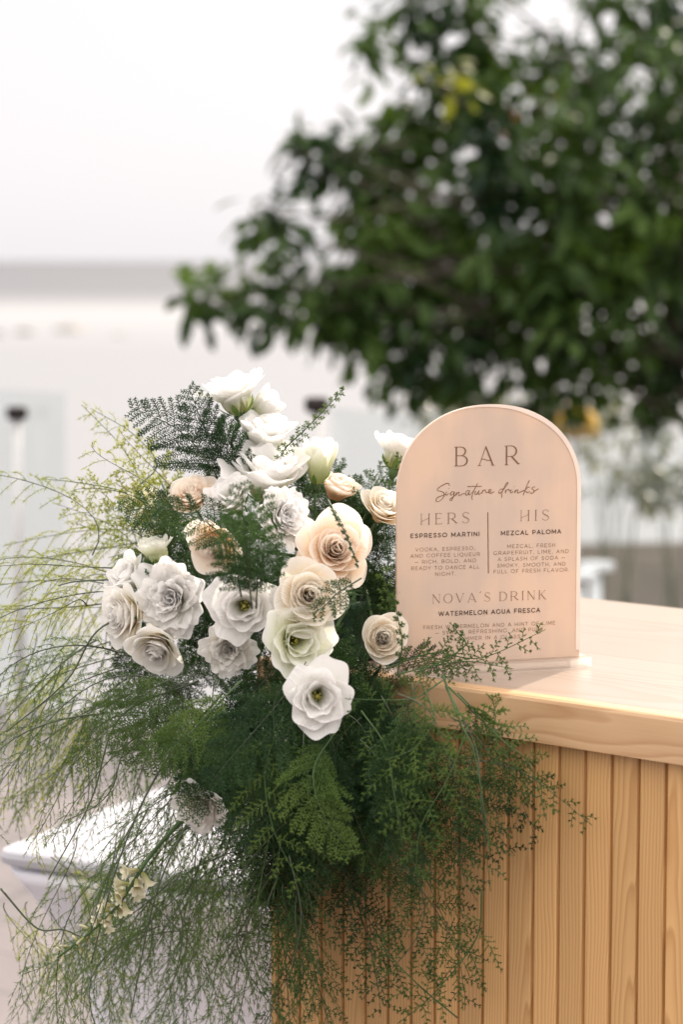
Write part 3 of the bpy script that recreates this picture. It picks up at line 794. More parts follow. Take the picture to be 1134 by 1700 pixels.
def sans(ch):
    """plain geometric capitals as strokes, cap height 1; returns strokes and width"""
    A, E = arc, lambda cx, cy, rx, ry: arc(cx, cy, rx, ry, 0, 360, 28)
    D = {
     'A': ([[(.0, 0), (.42, 1), (.84, 0)], [(.15, .32), (.69, .32)]], .84),
     'B': ([[(.05, 0), (.05, 1)], [(.05, 1), (.4, 1), *A(.4, .76, .25, .24, 90, -90, 10), (.05, .52)], [(.05, .52), (.44, .52), *A(.44, .26, .27, .26, 90, -90, 10), (.05, 0)]], .72),
     'C': ([A(.5, .5, .5, .5, 42, 318, 22)], .88), 'D': ([[(.05, 0), (.05, 1), (.38, 1), *A(.38, .5, .48, .5, 90, -90, 16), (.05, 0)]], .88),
     'E': ([[(.62, 1), (.05, 1), (.05, 0), (.64, 0)], [(.05, .52), (.55, .52)]], .66), 'F': ([[(.62, 1), (.05, 1), (.05, 0)], [(.05, .48), (.55, .48)]], .64),
     'G': ([[*A(.5, .5, .5, .5, 42, 335, 22), (.94, .46)], [(.94, .46), (.94, .20)]], .97), 'H': ([[(.05, 0), (.05, 1)], [(.77, 0), (.77, 1)], [(.05, .5), (.77, .5)]], .82),
     'I': ([[(.05, 0), (.05, 1)]], .1), 'K': ([[(.05, 0), (.05, 1)], [(.70, 1), (.06, .34)], [(.28, .56), (.74, 0)]], .76), 'L': ([[(.05, 1), (.05, 0), (.60, 0)]], .62),
     'M': ([[(.05, 0), (.05, 1)], [(.05, 1), (.49, .22)], [(.49, .22), (.93, 1)], [(.93, 1), (.93, 0)]], .98), 'N': ([[(.05, 0), (.05, 1)], [(.05, 1), (.77, 0)], [(.77, 0), (.77, 1)]], .82),
     'O': ([E(.52, .5, .52, .5)], 1.04), 'P': ([[(.05, 0), (.05, 1)], [(.05, 1), (.4, 1), *A(.4, .68, .30, .32, 90, -90, 12), (.05, .36)]], .72),
     'Q': ([E(.52, .5, .52, .5), [(.56, .08), (.72, -.14), (.92, -.12)]], 1.04), 'R': ([[(.05, 0), (.05, 1)], [(.05, 1), (.4, 1), *A(.4, .68, .30, .32, 90, -90, 12), (.05, .36)], [(.46, .36), (.72, 0)]], .74),
     'S': ([catmull([(.60, .86), (.46, .98), (.30, 1.0), (.12, .93), (.06, .75), (.16, .60), (.34, .52), (.52, .43), (.62, .27), (.54, .08), (.34, 0), (.16, .03), (.02, .14)], 3)], .66),
     'T': ([[(0, 1), (.72, 1)], [(.36, 1), (.36, 0)]], .72), 'U': ([[(.05, 1), (.05, .38), *A(.39, .36, .34, .36, 180, 360, 14), (.73, .38), (.73, 1)]], .78),
     'V': ([[(0, 1), (.41, 0), (.82, 1)]], .82), 'W': ([[(0, 1), (.32, 0), (.64, 1), (.96, 0), (1.28, 1)]], 1.28), 'Y': ([[(0, 1), (.38, .40), (.76, 1)], [(.38, .40), (.38, 0)]], .76),
     'Z': ([[(.04, 1), (.66, 1), (.02, 0), (.68, 0)]], .70), ',': ([[(.06, .06), (.0, -.18)]], .1), '.': ([[(.05, -.03), (.05, .09)]], .1), '\u2014': ([[(0, .38), (.95, .38)]], .95)}
    return D.get(ch, ([], .28))
def text_line(txt, p0, p1, cap_px, mat, w=.10, gap=.36):
    a, b, cap = frame_of(p0, p1, cap_px)
    x = 0; items = []
    for ch in txt:
        S, wd = sans(ch); items.append((x, S)); x += wd + gap
    tot = x - gap; sx = np.linalg.norm(b - a) / tot / cap; mb = MB(); k = 0
    for (x0, S) in items:
        for pts in S:
            k += 1; pts = np.array(pts, float)
            # square corners: every straight piece is its own stroke, curves stay whole
            runs = [pts] if len(pts) > 6 else [pts[i:i + 2] for i in range(len(pts) - 1)]
            for rn in runs:
                d0 = unit(rn[0] - rn[1]) * w * .35; d1_ = unit(rn[-1] - rn[-2]) * w * .35
                q = rn.copy(); q[0] += d0; q[-1] += d1_
                if len(q) == 2: q = np.array([q[0], (q[0] + q[1]) / 2, q[1]])
                k += 1
                def fn(px, py, k=k):
                    uv = a + (b - a) * (px / sx / tot); return s_at(uv[0], uv[1] + py * cap, INK + k * 0.000004)
                ribbon(mb, np.c_[(q[:, 0] + x0) * sx, q[:, 1]], w, fn)
    return mb.build('lettering', mat, sign)
TH, TK = 0.036, 0.085
def arc_w(pts, cx, rx): return TH + (TK - TH) * np.clip(np.abs(pts[:, 0] - cx) / rx, 0, 1)**1.5
def ser(x, y, w=0.10): return ([(x - w, y), (x + w, y)], TH)
def glyph(ch):
    S = []
    def st(x0, y0, x1, y1, w): S.append(([(x0, y0), ((x0 + x1) / 2, (y0 + y1) / 2), (x1, y1)], w))
    def ar(cx, cy, rx, ry, a0, a1):
        p = arc(cx, cy, rx, ry, a0, a1); S.append((p, arc_w(p, cx, rx)))
    if ch == 'B':
        st(.1, 0, .1, 1, TK); st(-.02, 1, .38, 1, TH); st(-.02, 0, .42, 0, TH); st(.1, .54, .4, .54, TH); ar(.36, .77, .27, .23, 90, -90); ar(.40, .27, .33, .27, 90, -90); return S, .76
    if ch == 'A':
        st(.06, 0, .44, 1, TH); st(.43, 1, .86, 0, TK); S.append(ser(.06, 0)); S.append(ser(.86, 0)); S.append(([(.18, .31), (.30, .345), (.5, .27), (.74, .24)], TH)); return S, .94
    if ch == 'R':
        st(.1, 0, .1, 1, TK); S.append(ser(.1, 0)); st(-.02, 1, .4, 1, TH); ar(.38, .72, .3, .28, 90, -90); st(.1, .44, .4, .44, TH); st(.40, .44, .80, .03, TK); st(.74, .02, .90, .05, TH); return S, .86
    if ch == 'H':
        st(.1, 0, .1, 1, TH * 1.4); st(.76, 0, .76, 1, TK); S.append(ser(.1, 0, .08)); S.append(ser(.1, 1, .08)); S.append(ser(.76, 0)); S.append(ser(.76, 1)); S.append((catmull([(.1, .22), (.22, .36), (.5, .46), (.76, .62)], 5), TH)); return S, .86
    if ch == 'E':
        st(.1, 0, .1, 1, TK); st(-.02, 1, .56, 1, TH); st(.1, .52, .46, .52, TH); st(-.02, 0, .6, 0, TH); st(.56, 1, .56, .9, TH); st(.6, 0, .6, .11, TH); return S, .64
    if ch == 'S':
        p = catmull([(.56, .82), (.48, .96), (.3, 1.0), (.12, .92), (.08, .74), (.2, .58), (.42, .46), (.58, .32), (.56, .12), (.38, 0), (.18, .02), (.04, .16)], 4)
        tt = np.linspace(0, 1, len(p)); S.append((p, TH + (TK - TH) * np.exp(-((tt - .5) / .16)**2))); st(.56, .84, .58, .94, TH); st(.04, .16, .03, .06, TH); return S, .64
    if ch == 'I':
        st(.12, 0, .12, 1, TK); S.append(ser(.12, 0)); S.append(ser(.12, 1)); return S, .24
    if ch == 'N':
        st(.1, 0, .1, 1, TH); st(.08, 1, .76, 0, TK); st(.76, 0, .76, 1, TH); S.append(ser(.1, 0, .08)); S.append(ser(.76, 1, .08)); st(0, 1, .1, 1, TH); return S, .86
    if ch == 'O':
        ar(.46, .5, .44, .51, 0, 360); return S, .92
    if ch == 'V':
        st(.06, 1, .44, 0, TK); st(.44, 0, .82, 1, TH); S.append(ser(.06, 1)); S.append(ser(.82, 1)); return S, .9
    if ch == 'D':
        st(.1, 0, .1, 1, TK); st(-.02, 1, .34, 1, TH); st(-.02, 0, .34, 0, TH); ar(.34, .5, .46, .5, 90, -90); return S, .84
    if ch == 'K':
        st(.1, 0, .1, 1, TK); S.append(ser(.1, 0)); S.append(ser(.1, 1)); st(.1, .42, .70, 1, TH); st(.28, .56, .74, .0, TK); S.append(ser(.78, 0, .08)); S.append(ser(.7, 1, .08)); return S, .84
    if ch == '\u00b4':
        st(.0, .98, .12, 1.14, TK * .8); return S, .14
    return S, .55
def display(txt, p0, p1, cap_px, gap, mat, kern=1.0):
    a, b, cap = frame_of(p0, p1, cap_px)
    x = 0; items = []
    for ch in txt:
        S, w = glyph(ch)
        items.append((x, S)); x += w + (gap if ch != ' ' else 0.05)
    tot = x - gap
    mb = MB()
    k = 0
    def fn(px, py):
        nonlocal k
        uv = a + (b - a) * (px / tot)
        return s_at(uv[0], uv[1] + py * cap, INK + k * 0.00001)
    # stroke widths are in cap heights; x is scaled by length/tot, compensate
    sx = np.linalg.norm(b - a) / tot / cap
    for (x0, S) in items:
        for (pts, w) in S:
            k += 1
            pts = np.array(pts, float)
            pp = np.c_[(pts[:, 0] + x0) * sx, pts[:, 1]]
            ribbon(mb, pp, w, lambda px, py: fn(px / sx, py))
    return mb.build('lettering', mat, sign)
display('BAR', (754.9, 773.7), (862.6, 771.0), 31.4, 0.62, m_ink)
display('HERS', (697.7, 871.0), (779.5, 867.7), 17.6, 0.42, m_ink_light)
display('HIS', (863.7, 864.9), (912.0, 863.2), 17.2, 0.42, m_ink_light)
display('NOVA\u00b4S DRINK', (717.8, 1001.8), (906.9, 994.4), 14.8, 0.36, m_ink_light)
text_line('ESPRESSO MARTINI', (681.9, 892.9), (795.9, 889.3), 6.4, m_ink_dark, .19, .40)
text_line('MEZCAL PALOMA', (832.2, 888.4), (931.5, 885.2), 6.4, m_ink_dark, .19, .40)
text_line('WATERMELON AGUA FRESCA', (728.6, 1022.4), (896.5, 1015.8), 6.7, m_ink_dark, .19, .40)
for txt, p0, p1 in [('VODKA, ESPRESSO,', (690.1, 915.3), (788.5, 912.6)), ('AND COFFEE LIQUEUR', (681.9, 925.7), (796.7, 922.4)),
                    ('\u2014 RICH, BOLD, AND', (688.7, 935.8), (790.4, 932.8)), ('READY TO DANCE ALL', (683.2, 946.5), (795.9, 943.2)),
                    ('NIGHT.', (722.9, 955.8), (757.0, 954.8)), ('MEZCAL, FRESH', (842.6, 909.8), (921.9, 907.4)),
                    ('GRAPEFRUIT, LIME, AND', (819.9, 921.0), (944.3, 917.5)), ('A SPLASH OF SODA \u2014', (826.8, 931.4), (938.3, 927.9)),
                    ('SMOKY, SMOOTH, AND', (826.0, 941.9), (938.9, 938.5)), ('FULL OF FRESH FLAVOR.', (819.9, 951.9), (945.2, 948.1)),
                    ('FRESH WATERMELON AND A HINT OF LIME', (702.9, 1044.7), (921.9, 1036.4)),
                    ('\u2014 SWEET, REFRESHING, AND PURE', (722.6, 1053.6), (901.8, 1046.9)), ('SUMMER IN A GLASS.', (758.8, 1063.0), (866.8, 1059.0))]:
    text_line(txt, p0, p1, 5.6, m_ink_light, .115, .40)
# divider
mb = MB(); a = s_px(810.2, 850.5); b = s_px(811.2, 951.7)
ribbon(mb, [a, ((a[0] + b[0]) / 2, (a[1] + b[1]) / 2), b], 0.0011, lambda u, v: s_at(u, v, INK)); mb.build('divider_line', m_ink, sign)
# handwritten line
SCR = [[(205, 150), (203, 132), (185, 127), (150, 140), (110, 165), (90, 185), (100, 197), (130, 203), (155, 218), (158, 240), (140, 270), (110, 296), (88, 298), (80, 285), (92, 262), (130, 245), (165, 232)],
       [(180, 205), (172, 230), (180, 238), (200, 220)], [(196, 174), (199, 178)],
       [(250, 208), (232, 205), (215, 225), (222, 238), (240, 228), (255, 207), (245, 250), (228, 285), (213, 288), (215, 275), (240, 255), (268, 235)],
       [(276, 210), (266, 240), (285, 215), (298, 212), (293, 236), (305, 240), (330, 226), (358, 222)],
       [(388, 193), (368, 200), (358, 225), (370, 238), (388, 215), (397, 193), (388, 228), (400, 235), (422, 212), (436, 196)],
       [(472, 125), (440, 190), (420, 245), (418, 270), (425, 280)], [(375, 157), (440, 155), (510, 155)],
       [(455, 198), (445, 225), (458, 232), (478, 208), (487, 193), (477, 225), (490, 230), (503, 215)],
       [(520, 188), (512, 222), (522, 200), (543, 188), (546, 205), (560, 214)],
       [(560, 215), (590, 205), (600, 190), (585, 185), (575, 205), (585, 220), (610, 215), (630, 203)],
       [(715, 185), (695, 180), (672, 200), (672, 218), (690, 215), (720, 180), (757, 128), (748, 122), (725, 160), (702, 215), (700, 262)],
       [(735, 186), (733, 216), (745, 192), (765, 183), (770, 195), (786, 192)], [(790, 185), (780, 210), (792, 215), (808, 200)], [(817, 156), (820, 160)],
       [(827, 188), (820, 215), (838, 192), (852, 189), (848, 213), (858, 217), (880, 205), (912, 192)],
       [(960, 98), (930, 165), (900, 242)], [(962, 163), (945, 165), (918, 192), (928, 205), (945, 212), (965, 203)],
       [(1012, 158), (990, 165), (985, 178), (1000, 190), (1003, 205), (985, 220), (968, 216)], [(1000, 202), (1025, 190), (1046, 177)]]
mb = MB()
for q, st_ in enumerate(SCR):
    p = catmull(st_, 5) * (200 / 1134.0) + np.array([710, 780])
    uv = np.array([s_px(*x) for x in p]); tt = np.linspace(0, 1, len(uv))
    ribbon(mb, uv, 0.00085 * (0.75 + 0.45 * np.sin(tt * 9 + q)**2), lambda u, v: s_at(u, v, INK + q * 0.00001))
mb.build('lettering', m_ink, sign)

# ------------------------------------------------------------------ white table with a stretch cover
TT = 0.75
c0 = hit_z(-2, 1409, TT); cb = hit_z(275, 1283, TT); cf = hit_z(310, 1461, TT)
da = (cb - c0).normalized(); db = (cf - c0).normalized()
bis = (da + db).normalized(); perp = Vector((-bis.y, bis.x, 0))
d1 = (bis + perp).normalized(); d2 = (bis - perp).normalized()
SIDE = 0.78
tcen = c0 + bis * (SIDE / math.sqrt(2) - 0.012)
def rsq(half, rad, z, n=7):
    out = []
    for (sx, sy, a0) in ((1, 1, 0), (-1, 1, 90), (-1, -1, 180), (1, -1, 270)):
        for k in range(n):
            a = R(a0 + 90 * k / (n - 1))
            x = sx * (half - rad) + rad * math.cos(a); y = sy * (half - rad) + rad * math.sin(a)
            out.append(tcen + d1 * x + d2 * y + UP * (z - TT))
    return out
tab = empty('white_table', (tcen.x, tcen.y, 0), 'white square table with rounded corners and fitted stretch cover', 'table')
m_cloth = simple('white_stretch_cover', (0.70, 0.69, 0.75), 0.8, vary=0.02, scale=14, bump=0.1)
m_tabtop = simple('white_table_top', (0.36, 0.355, 0.39), 0.6, vary=0.05)
def loft(rings, cap0=True, cap1=True):
    mb = MB(); n = len(rings[0]); vs_ = [p for r_ in rings for p in r_]; fs_ = []
    for i in range(len(rings) - 1):
        for k in range(n): fs_.append((i * n + k, i * n + (k + 1) % n, (i + 1) * n + (k + 1) % n, (i + 1) * n + k))
    if cap0: fs_.append(tuple(range(n - 1, -1, -1)))
    if cap1: fs_.append(tuple((len(rings) - 1) * n + k for k in range(n)))
    mb.add(vs_, fs_); return mb
h = SIDE / 2
loft([rsq(h - .006, .032, TT - .022), rsq(h - .001, .034, TT - .019), rsq(h, .034, TT - .010), rsq(h - .003, .032, TT - .003), rsq(h - .009, .028, TT)]).build('table_top', m_tabtop, tab)
zs = [0.72, 0.70, 0.66, 0.60, 0.52, 0.42, 0.30, 0.15, 0.005]
ins = [0.008, 0.018, 0.040, 0.066, 0.085, 0.095, 0.10, 0.098, 0.085]
cov = loft([rsq(h - i_, .04, z) for z, i_ in zip(zs, ins)]).build('stretch_cover', m_cloth, tab, smooth=True)

exec_marker = None
# ------------------------------------------------------------------ floral foam under the flowers
foam_c = bp(0.075, 0.10, Z_TOP + 0.045)
mb = MB(); mb.box(foam_c - UP * .01, T, NB, UP, 0.09, 0.12, 0.068)
fo = mb.build('floral_foam', M_foam); bevel(fo, 0.006); setp(fo, 'dark green foam block on the counter corner holding the flower stems', 'foam block')

# ------------------------------------------------------------------ flowers
def petal(phi, r0, z0, L, W, th0, th1, p=1.0, cup=0.0, ruf=0.0, rk=2.0, tipw=0.72, rr=None, nu=9, nv=8, roll=0.0):
    """one petal in flower space (axis +Z): mid-line turns from th0 to th1 (degrees off the axis) over length L"""
    rr = rr or rng
    v = np.linspace(0, 1, nv); u = np.linspace(-1, 1, nu)
    ph1, ph2, ph3 = rr.uniform(0, 6.28, 3)
    nn = 40; s = np.linspace(0, 1, nn); th = np.radians(th0 + (th1 - th0) * s**p)
    rc = r0 + np.concatenate([[0], np.cumsum(np.sin(th[:-1]) * L / (nn - 1))]); zc = z0 + np.concatenate([[0], np.cumsum(np.cos(th[:-1]) * L / (nn - 1))])
    U, V_ = np.meshgrid(u, v)
    notch = 0.05 * np.cos(U * 6 + ph1) * ruf * 20
    Ve = np.clip(V_ * (1 - 0.20 * U**2 - np.clip(notch, -.06, .06) * V_), 0, 1)
    r = np.interp(Ve, s, rc); z = np.interp(Ve, s, zc); tht = np.interp(Ve, s, th)
    w = W * (0.26 + 0.74 * np.sin(np.clip(V_ * 1.9, 0, np.pi / 2))) * (1 - (1 - tipw) * np.clip((V_ - .6) / .4, 0, 1)**2)
    rcv = np.maximum(r, W * 0.55)
    az = U * w / rcv
    x = r + rcv * (np.cos(az) - 1); y = rcv * np.sin(az)
    nr, nz_ = np.cos(tht), -np.sin(tht)         # outward normal in the (r,z) plane
    dis = -cup * (U**2) * V_ * L * 0.35 + ruf * L * V_**2 * (np.sin(U * math.pi * rk + ph1) * 0.6 + np.sin(U * math.pi * rk * 2.1 + ph2) * 0.4 * V_) + roll * L * np.clip(V_ - .72, 0, 1)**2 * 3.0
    x = x + nr * dis; z = z + nz_ * dis
    a = phi
    X = x * math.cos(a) - y * math.sin(a); Y = x * math.sin(a) + y * math.cos(a)
    P = np.stack([X, Y, z], -1).reshape(-1, 3)
    f = [(j * nu + i, j * nu + i + 1, (j + 1) * nu + i + 1, (j + 1) * nu + i) for j in range(nv - 1) for i in range(nu - 1)]
    return P, f, V_.ravel(), U.ravel()
def axis_matrix(d, spin):
    d = Vector(d).normalized()
    return d.to_track_quat('Z', 'Y').to_matrix() @ Matrix.Rotation(spin, 3, 'Z')
def link_petals(name, parts, Mx, org, mat, parent):
    vs_, fs_, pv, puv = [], [], [], []
    b = 0
    M3 = np.array(Mx)
    for P, f, v, uu in parts:
        puv.append(np.c_[uu, v, np.full(len(v), rng.uniform(0, 50))])
        vs_.append(P @ M3.T + np.array(org)); fs_ += [tuple(b + q for q in x) for x in f]; pv.append(v); b += len(P)
    me = bpy.data.meshes.new(name); me.from_pydata(np.concatenate(vs_).tolist(), [], fs_)
    me.polygons.foreach_set('use_smooth', [True] * len(fs_))
    at_ = me.attributes.new('pv', 'FLOAT', 'POINT'); at_.data.foreach_set('value', np.concatenate(pv).astype(np.float32))
    a2 = me.attributes.new('puv', 'FLOAT_VECTOR', 'POINT'); a2.data.foreach_set('vector', np.concatenate(puv).astype(np.float32).ravel()); me.update()
    o = link_mesh(name, me, mat, parent)
    sd = o.modifiers.new('smooth', 'SUBSURF'); sd.levels = 1; sd.render_levels = 1
    return o
GA = 2.39996
def calyx_and_stem(root, org, Mx, rad, target, sag=0.06, leafs=True):
    M3 = np.array(Mx); back = -np.array(Mx.col[2])
    mb = MB()
    o = np.array(org)
    mb.tube([o + back * -0.1 * rad, o + back * 0.15 * rad, o + back * 0.32 * rad], [rad * .17, rad * .15, rad * .06], 10)
    sm = mb.build('calyx', M_stem_green, root, smooth=True)
    if leafs:
        tr_ = []
        for k in range(5):
            a = 2 * math.pi * k / 5 + rng.uniform(-.3, .3)
            out = M3 @ np.array([math.cos(a), math.sin(a), 0]); ax = -back
            tr_.append((o + back * .05 * rad + out * .1 * rad + (ax * .35 + out * .45) * rad * .55, ax * .7 + out * .7, out))
        C = np.array([t[0] for t in tr_]); d = np.array([t[1] for t in tr_]); n_ = np.array([t[2] for t in tr_])
        tri_mesh('sepals', leaves(C, d, n_, np.full(5, rad * .62), np.full(5, rad * .16)), M_sepal, root)
    tg = Vector(target); s0 = Vector(o + back * .3 * rad)
    m1 = s0 + Vector(back) * (tg - s0).length * .35; m2 = tg.lerp(s0, .35) + Vector((0, 0, .03))
    mb = MB(); mb.tube(bez(s0, m1, m2, tg, 12), np.linspace(.0016, .0022, 12), 6); mb.build('stem', M_stem_green, root, smooth=True)
def flower(kind, px, py, rpx, Y, facing, mat, label, cat, seed, target=None, group='flowers in the arrangement', open_=1.0, name=None, calyx=True):
    rr = np.random.default_rng(seed)
    rad = (1.14 if kind == 'rose' else 1.30) * rpx * Y / F
    fx, fy, fz = facing                          # right, towards the viewer, up
    d = Vector((fx, -fy, fz)).normalized()
    Mx = axis_matrix(d, rr.uniform(0, 6.28))
    depth = {'rose': .75, 'lis': .85, 'ruf': .6, 'bud': 1.0}[kind] * rad
    c = at(px, py, Y); org = c - d * depth * 0.62
    nm = name or {'rose': 'garden_rose', 'lis': 'lisianthus', 'ruf': 'ruffled_bloom', 'bud': 'flower_bud'}[kind]
    root = empty(nm, org, label, cat, group)
    inner, outer = [], []
    if kind == 'rose':
        n = 31
        for i in range(n):
            f = i / (n - 1); phi = i * GA + rr.uniform(-.25, .25)
            if f < .70:                               # the tightly wound heart, petal rims seen edge on
                g = f / .70
                P = petal(phi, rad * (.015 + .10 * g), 0, rad * (.90 - .12 * g + rr.uniform(-.06, .06)), rad * (.17 + .38 * g), 2 + 22 * g * open_, -6 + 50 * g**1.1 * open_,
                          p=1.0, cup=.10, ruf=.025 + .02 * g, rk=rr.uniform(.8, 1.8), rr=rr, roll=-.10 * g, tipw=.88)
            else:
                g = (f - .70) / .30
                P = petal(phi, rad * (.12 + .10 * g), -rad * .10 * g, rad * (.90 + .18 * g + rr.uniform(-.04, .04)), rad * (.60 + .16 * g), (26 + 14 * g) * open_, (42 + 40 * g) * open_,
                          p=1.2, ruf=.022, rk=rr.uniform(.8, 1.8), rr=rr, roll=-.30, tipw=.8)
            (outer if i >= n - 9 else inner).append(P)
    elif kind == 'bud':
        n = 14
        for i in range(n):
            f = i / (n - 1); phi = i * GA
            P = petal(phi, rad * (.03 + .16 * f), 0, rad * (1.35 + .2 * f), rad * (.3 + .42 * f), 2 + 36 * f * open_, -22 + (40 * f**1.6) * open_, p=.8, ruf=.018, rk=rr.uniform(1, 2), rr=rr, roll=-.25 * f, tipw=.75)
            (outer if i >= n - 5 else inner).append(P)
    elif kind == 'lis':
        n = 13
        for i in range(n):
            f = i / (n - 1); phi = i * GA + rr.uniform(-.2, .2)
            P = petal(phi, rad * (.04 + .05 * f), rad * .05 * (1 - f), rad * (1.0 + .28 * f + rr.uniform(-.06, .06)), rad * (.58 + .26 * f),
                      10 + 22 * f, (28 + 60 * f) * open_, p=1.3, ruf=.08 + .04 * f, rk=rr.uniform(.8, 1.9), rr=rr, roll=-.22, tipw=.72)
            (outer if i >= n - 6 else inner).append(P)
    else:
        n = 44
        for i in range(n):
            f = i / (n - 1); phi = i * GA + rr.uniform(-.5, .5)
            P = petal(phi, rad * (.02 + .12 * f), rad * .05, rad * (.62 + .36 * f + rr.uniform(-.06, .06)), rad * (.28 + .2 * f),
                      -4 + 40 * f + rr.uniform(-8, 8), 8 + 88 * f + rr.uniform(-14, 14), p=1.1, ruf=.085, rk=rr.uniform(1.5, 3), rr=rr, roll=-.1, tipw=.7, nu=11)
            (outer if i >= n - 9 else inner).append(P)
    link_petals('bloom_heart', inner, Mx, org, mat, root)
    for P in outer: link_petals('petal', [P], Mx, org, mat, root)
    if kind == 'lis':
        mb = MB(); o = np.array(org)
        for k in range(7):
            a = k * GA; off = np.array(Mx) @ np.array([math.cos(a) * rad * .07, math.sin(a) * rad * .07, 0]); ax = np.array(Mx.col[2])
            mb.tube([o + off * .3, o + off + ax * rad * .34, o + off * 1.4 + ax * rad * .42], [rad * .012, rad * .012, rad * .034], 6)
        mb.tube([o, o + ax * rad * .46, o + ax * rad * .52], [rad * .03, rad * .03, rad * .055], 8)
        mb.build('stamens', M_stamen, root, smooth=True)
    if calyx: calyx_and_stem(root, org, Mx, rad, target or (foam_c + Vector((rr.uniform(-.04, .04), rr.uniform(-.05, .05), .03))))
    return root
W_, C_, P_, G_, U_ = M_white_petal, M_cream_petal, M_peach_petal, M_green_petal, M_ruffle_petal
FL = [
 ('lis', 388, 655, 50, 2.76, (-.30, .10, 1), W_, 'white open lisianthus standing tallest at the top of the arrangement', 'lisianthus', 1, .92),
 ('bud', 436, 676, 30, 2.78, (.75, .1, .55), W_, 'small half furled white bud tilted right beside the tallest bloom', 'flower bud', 2, .9),
 ('lis', 442, 725, 48, 2.74, (.10, .20, 1), W_, 'white cupped lisianthus just below the tallest bloom', 'lisianthus', 3, .75),
 ('lis', 445, 790, 66, 2.70, (.05, .30, .9), W_, 'wide white lisianthus with its rim lit, below the cupped bloom', 'lisianthus', 4, .95),
 ('bud', 528, 770, 40, 2.72, (.10, .12, 1), G_, 'greenish white half open bud on the right of the top group', 'flower bud', 5, .8),
 ('rose', 562, 806, 38, 2.76, (.3, .2, .8), P_, 'small peach rose tucked behind the greenish bud', 'rose', 6, .9),
 ('lis', 662, 752, 42, 2.80, (.25, -.2, .9), W_, 'white lisianthus leaning against the sign edge on a long stalk', 'lisianthus', 7, .7),
 ('rose', 638, 842, 42, 2.70, (.35, .5, .7), C_, 'cream rose half hidden by the left edge of the sign', 'rose', 8, .9),
 ('ruf', 468, 862, 54, 2.62, (.55, .55, .25), W_, 'white ruffled bloom behind the dark fern tuft', 'flower', 9, 1),
 ('rose', 356, 908, 50, 2.54, (-.45, .70, -.25), P_, 'peach cream rose facing left beside the dark fern tuft', 'rose', 10, 1),
 ('rose', 558, 912, 62, 2.60, (.15, 1, .38), P_, 'largest peach garden rose, fully open, nearest the lettering', 'rose', 11, 1.12),
 ('rose', 513, 988, 58, 2.56, (.10, 1, .22), C_, 'cream garden rose with spiral heart under the peach rose', 'rose', 12, 1.05),
 ('lis', 405, 1006, 54, 2.60, (-.05, .95, .10), W_, 'pure white folded lisianthus left of the cream garden rose', 'lisianthus', 13, .9),
 ('lis', 492, 1064, 52, 2.56, (.35, .95, .10), G_, 'white lisianthus with green throat below the cream garden rose', 'lisianthus', 14, .95),
 ('rose', 636, 1060, 48, 2.60, (.10, .95, .25), C_, 'half closed cream rose beside the foot of the sign', 'rose', 15, .72),
 ('lis', 527, 1156, 54, 2.48, (.10, .98, .08), W_, 'bright white lisianthus with olive throat, lowest of the main group', 'lisianthus', 16, .95),
 ('ruf', 380, 1076, 46, 2.62, (.05, .9, -.1), U_, 'crinkled cream white bloom below the folded lisianthus', 'flower', 17, 1),
 ('ruf', 286, 992, 62, 2.66, (-.30, .9, .10), W_, 'big flat white double bloom on the left of the arrangement', 'flower', 18, 1),
 ('rose', 200, 1020, 54, 2.66, (-.75, .55, .05), U_, 'cream rose turned away at the far left of the blooms', 'rose', 19, 1.1),
 ('lis', 258, 916, 34, 2.70, (-.15, .1, 1), G_, 'pale green white cup seen from the side above the big double bloom', 'lisianthus', 20, .6),
 ('rose', 258, 1080, 48, 2.64, (-.2, .7, -.5), U_, 'cream rose hanging below the big double bloom, veiled by fern', 'rose', 21, 1),
 ('ruf', 334, 1336, 44, 2.56, (-.25, .8, -.25), U_, 'single creamy bloom hanging low over the white table', 'flower', 22, 1),
 ('lis', 215, 955, 36, 2.72, (-.6, .5, .5), W_, 'small white lisianthus above the cream rose at far left', 'lisianthus', 26, .8),
 ('rose', 318, 822, 42, 2.68, (-.2, .5, .7), P_, 'soft peach rose behind the upright dark fern', 'rose', 23, 1),
 ('lis', 384, 828, 40, 2.66, (-.3, .6, .6), W_, 'white lisianthus left of the wide one, above the dark fern tuft', 'lisianthus', 24, .7),
]
for (k, px, py, rp_, Y, fc, mt, lab, cat, sd, op) in FL:
    flower(k, px, py, rp_, Y, fc, mt, lab, cat, sd, open_=op)

# tuberose spikes
def tuberose(pts, n, lab, size=.013):
    P = catmull(pts, 8); root = empty('tuberose_spike', P[0], lab, 'tuberose', 'flowers in the arrangement')
    mb = MB(); mb.tube(P, np.linspace(.0028, .0012, len(P)), 7); mb.build('stem', M_stem_green, root, smooth=True)
    for i in range(n):
        f = 0.42 + .58 * i / (n - 1); q = P[min(int(f * (len(P) - 1)), len(P) - 2)]; tg = unit(P[min(int(f * (len(P) - 1)) + 1, len(P) - 1)] - q)
        a = i * GA; e1 = unit(np.cross(tg, [.3, .9, .2])); e2 = np.cross(tg, e1)
        d = unit(tg * .55 + e1 * math.cos(a) + e2 * math.sin(a)); s = size * (1.25 - .75 * (i / n))
        Mx = axis_matrix(d, rng.uniform(0, 6)); open_f = 1 if i < n * .55 else 0
        parts = [petal(k * 1.0472 + .3, s * .1, 0, s * 1.5, s * (.42 if open_f else .34), 6, (75 if open_f else -14), p=2.2, rr=rng, nu=5, nv=6, ruf=.02) for k in range(6)]
        link_petals('floret', parts, Mx, q + d * .003, M_tuberose, root)
tuberose([at(330, 930, 2.78), at(290, 880, 2.82), at(240, 840, 2.86), at(212, 815, 2.88)], 15, 'creamy tuberose spike glowing in the sun at upper left', .017)
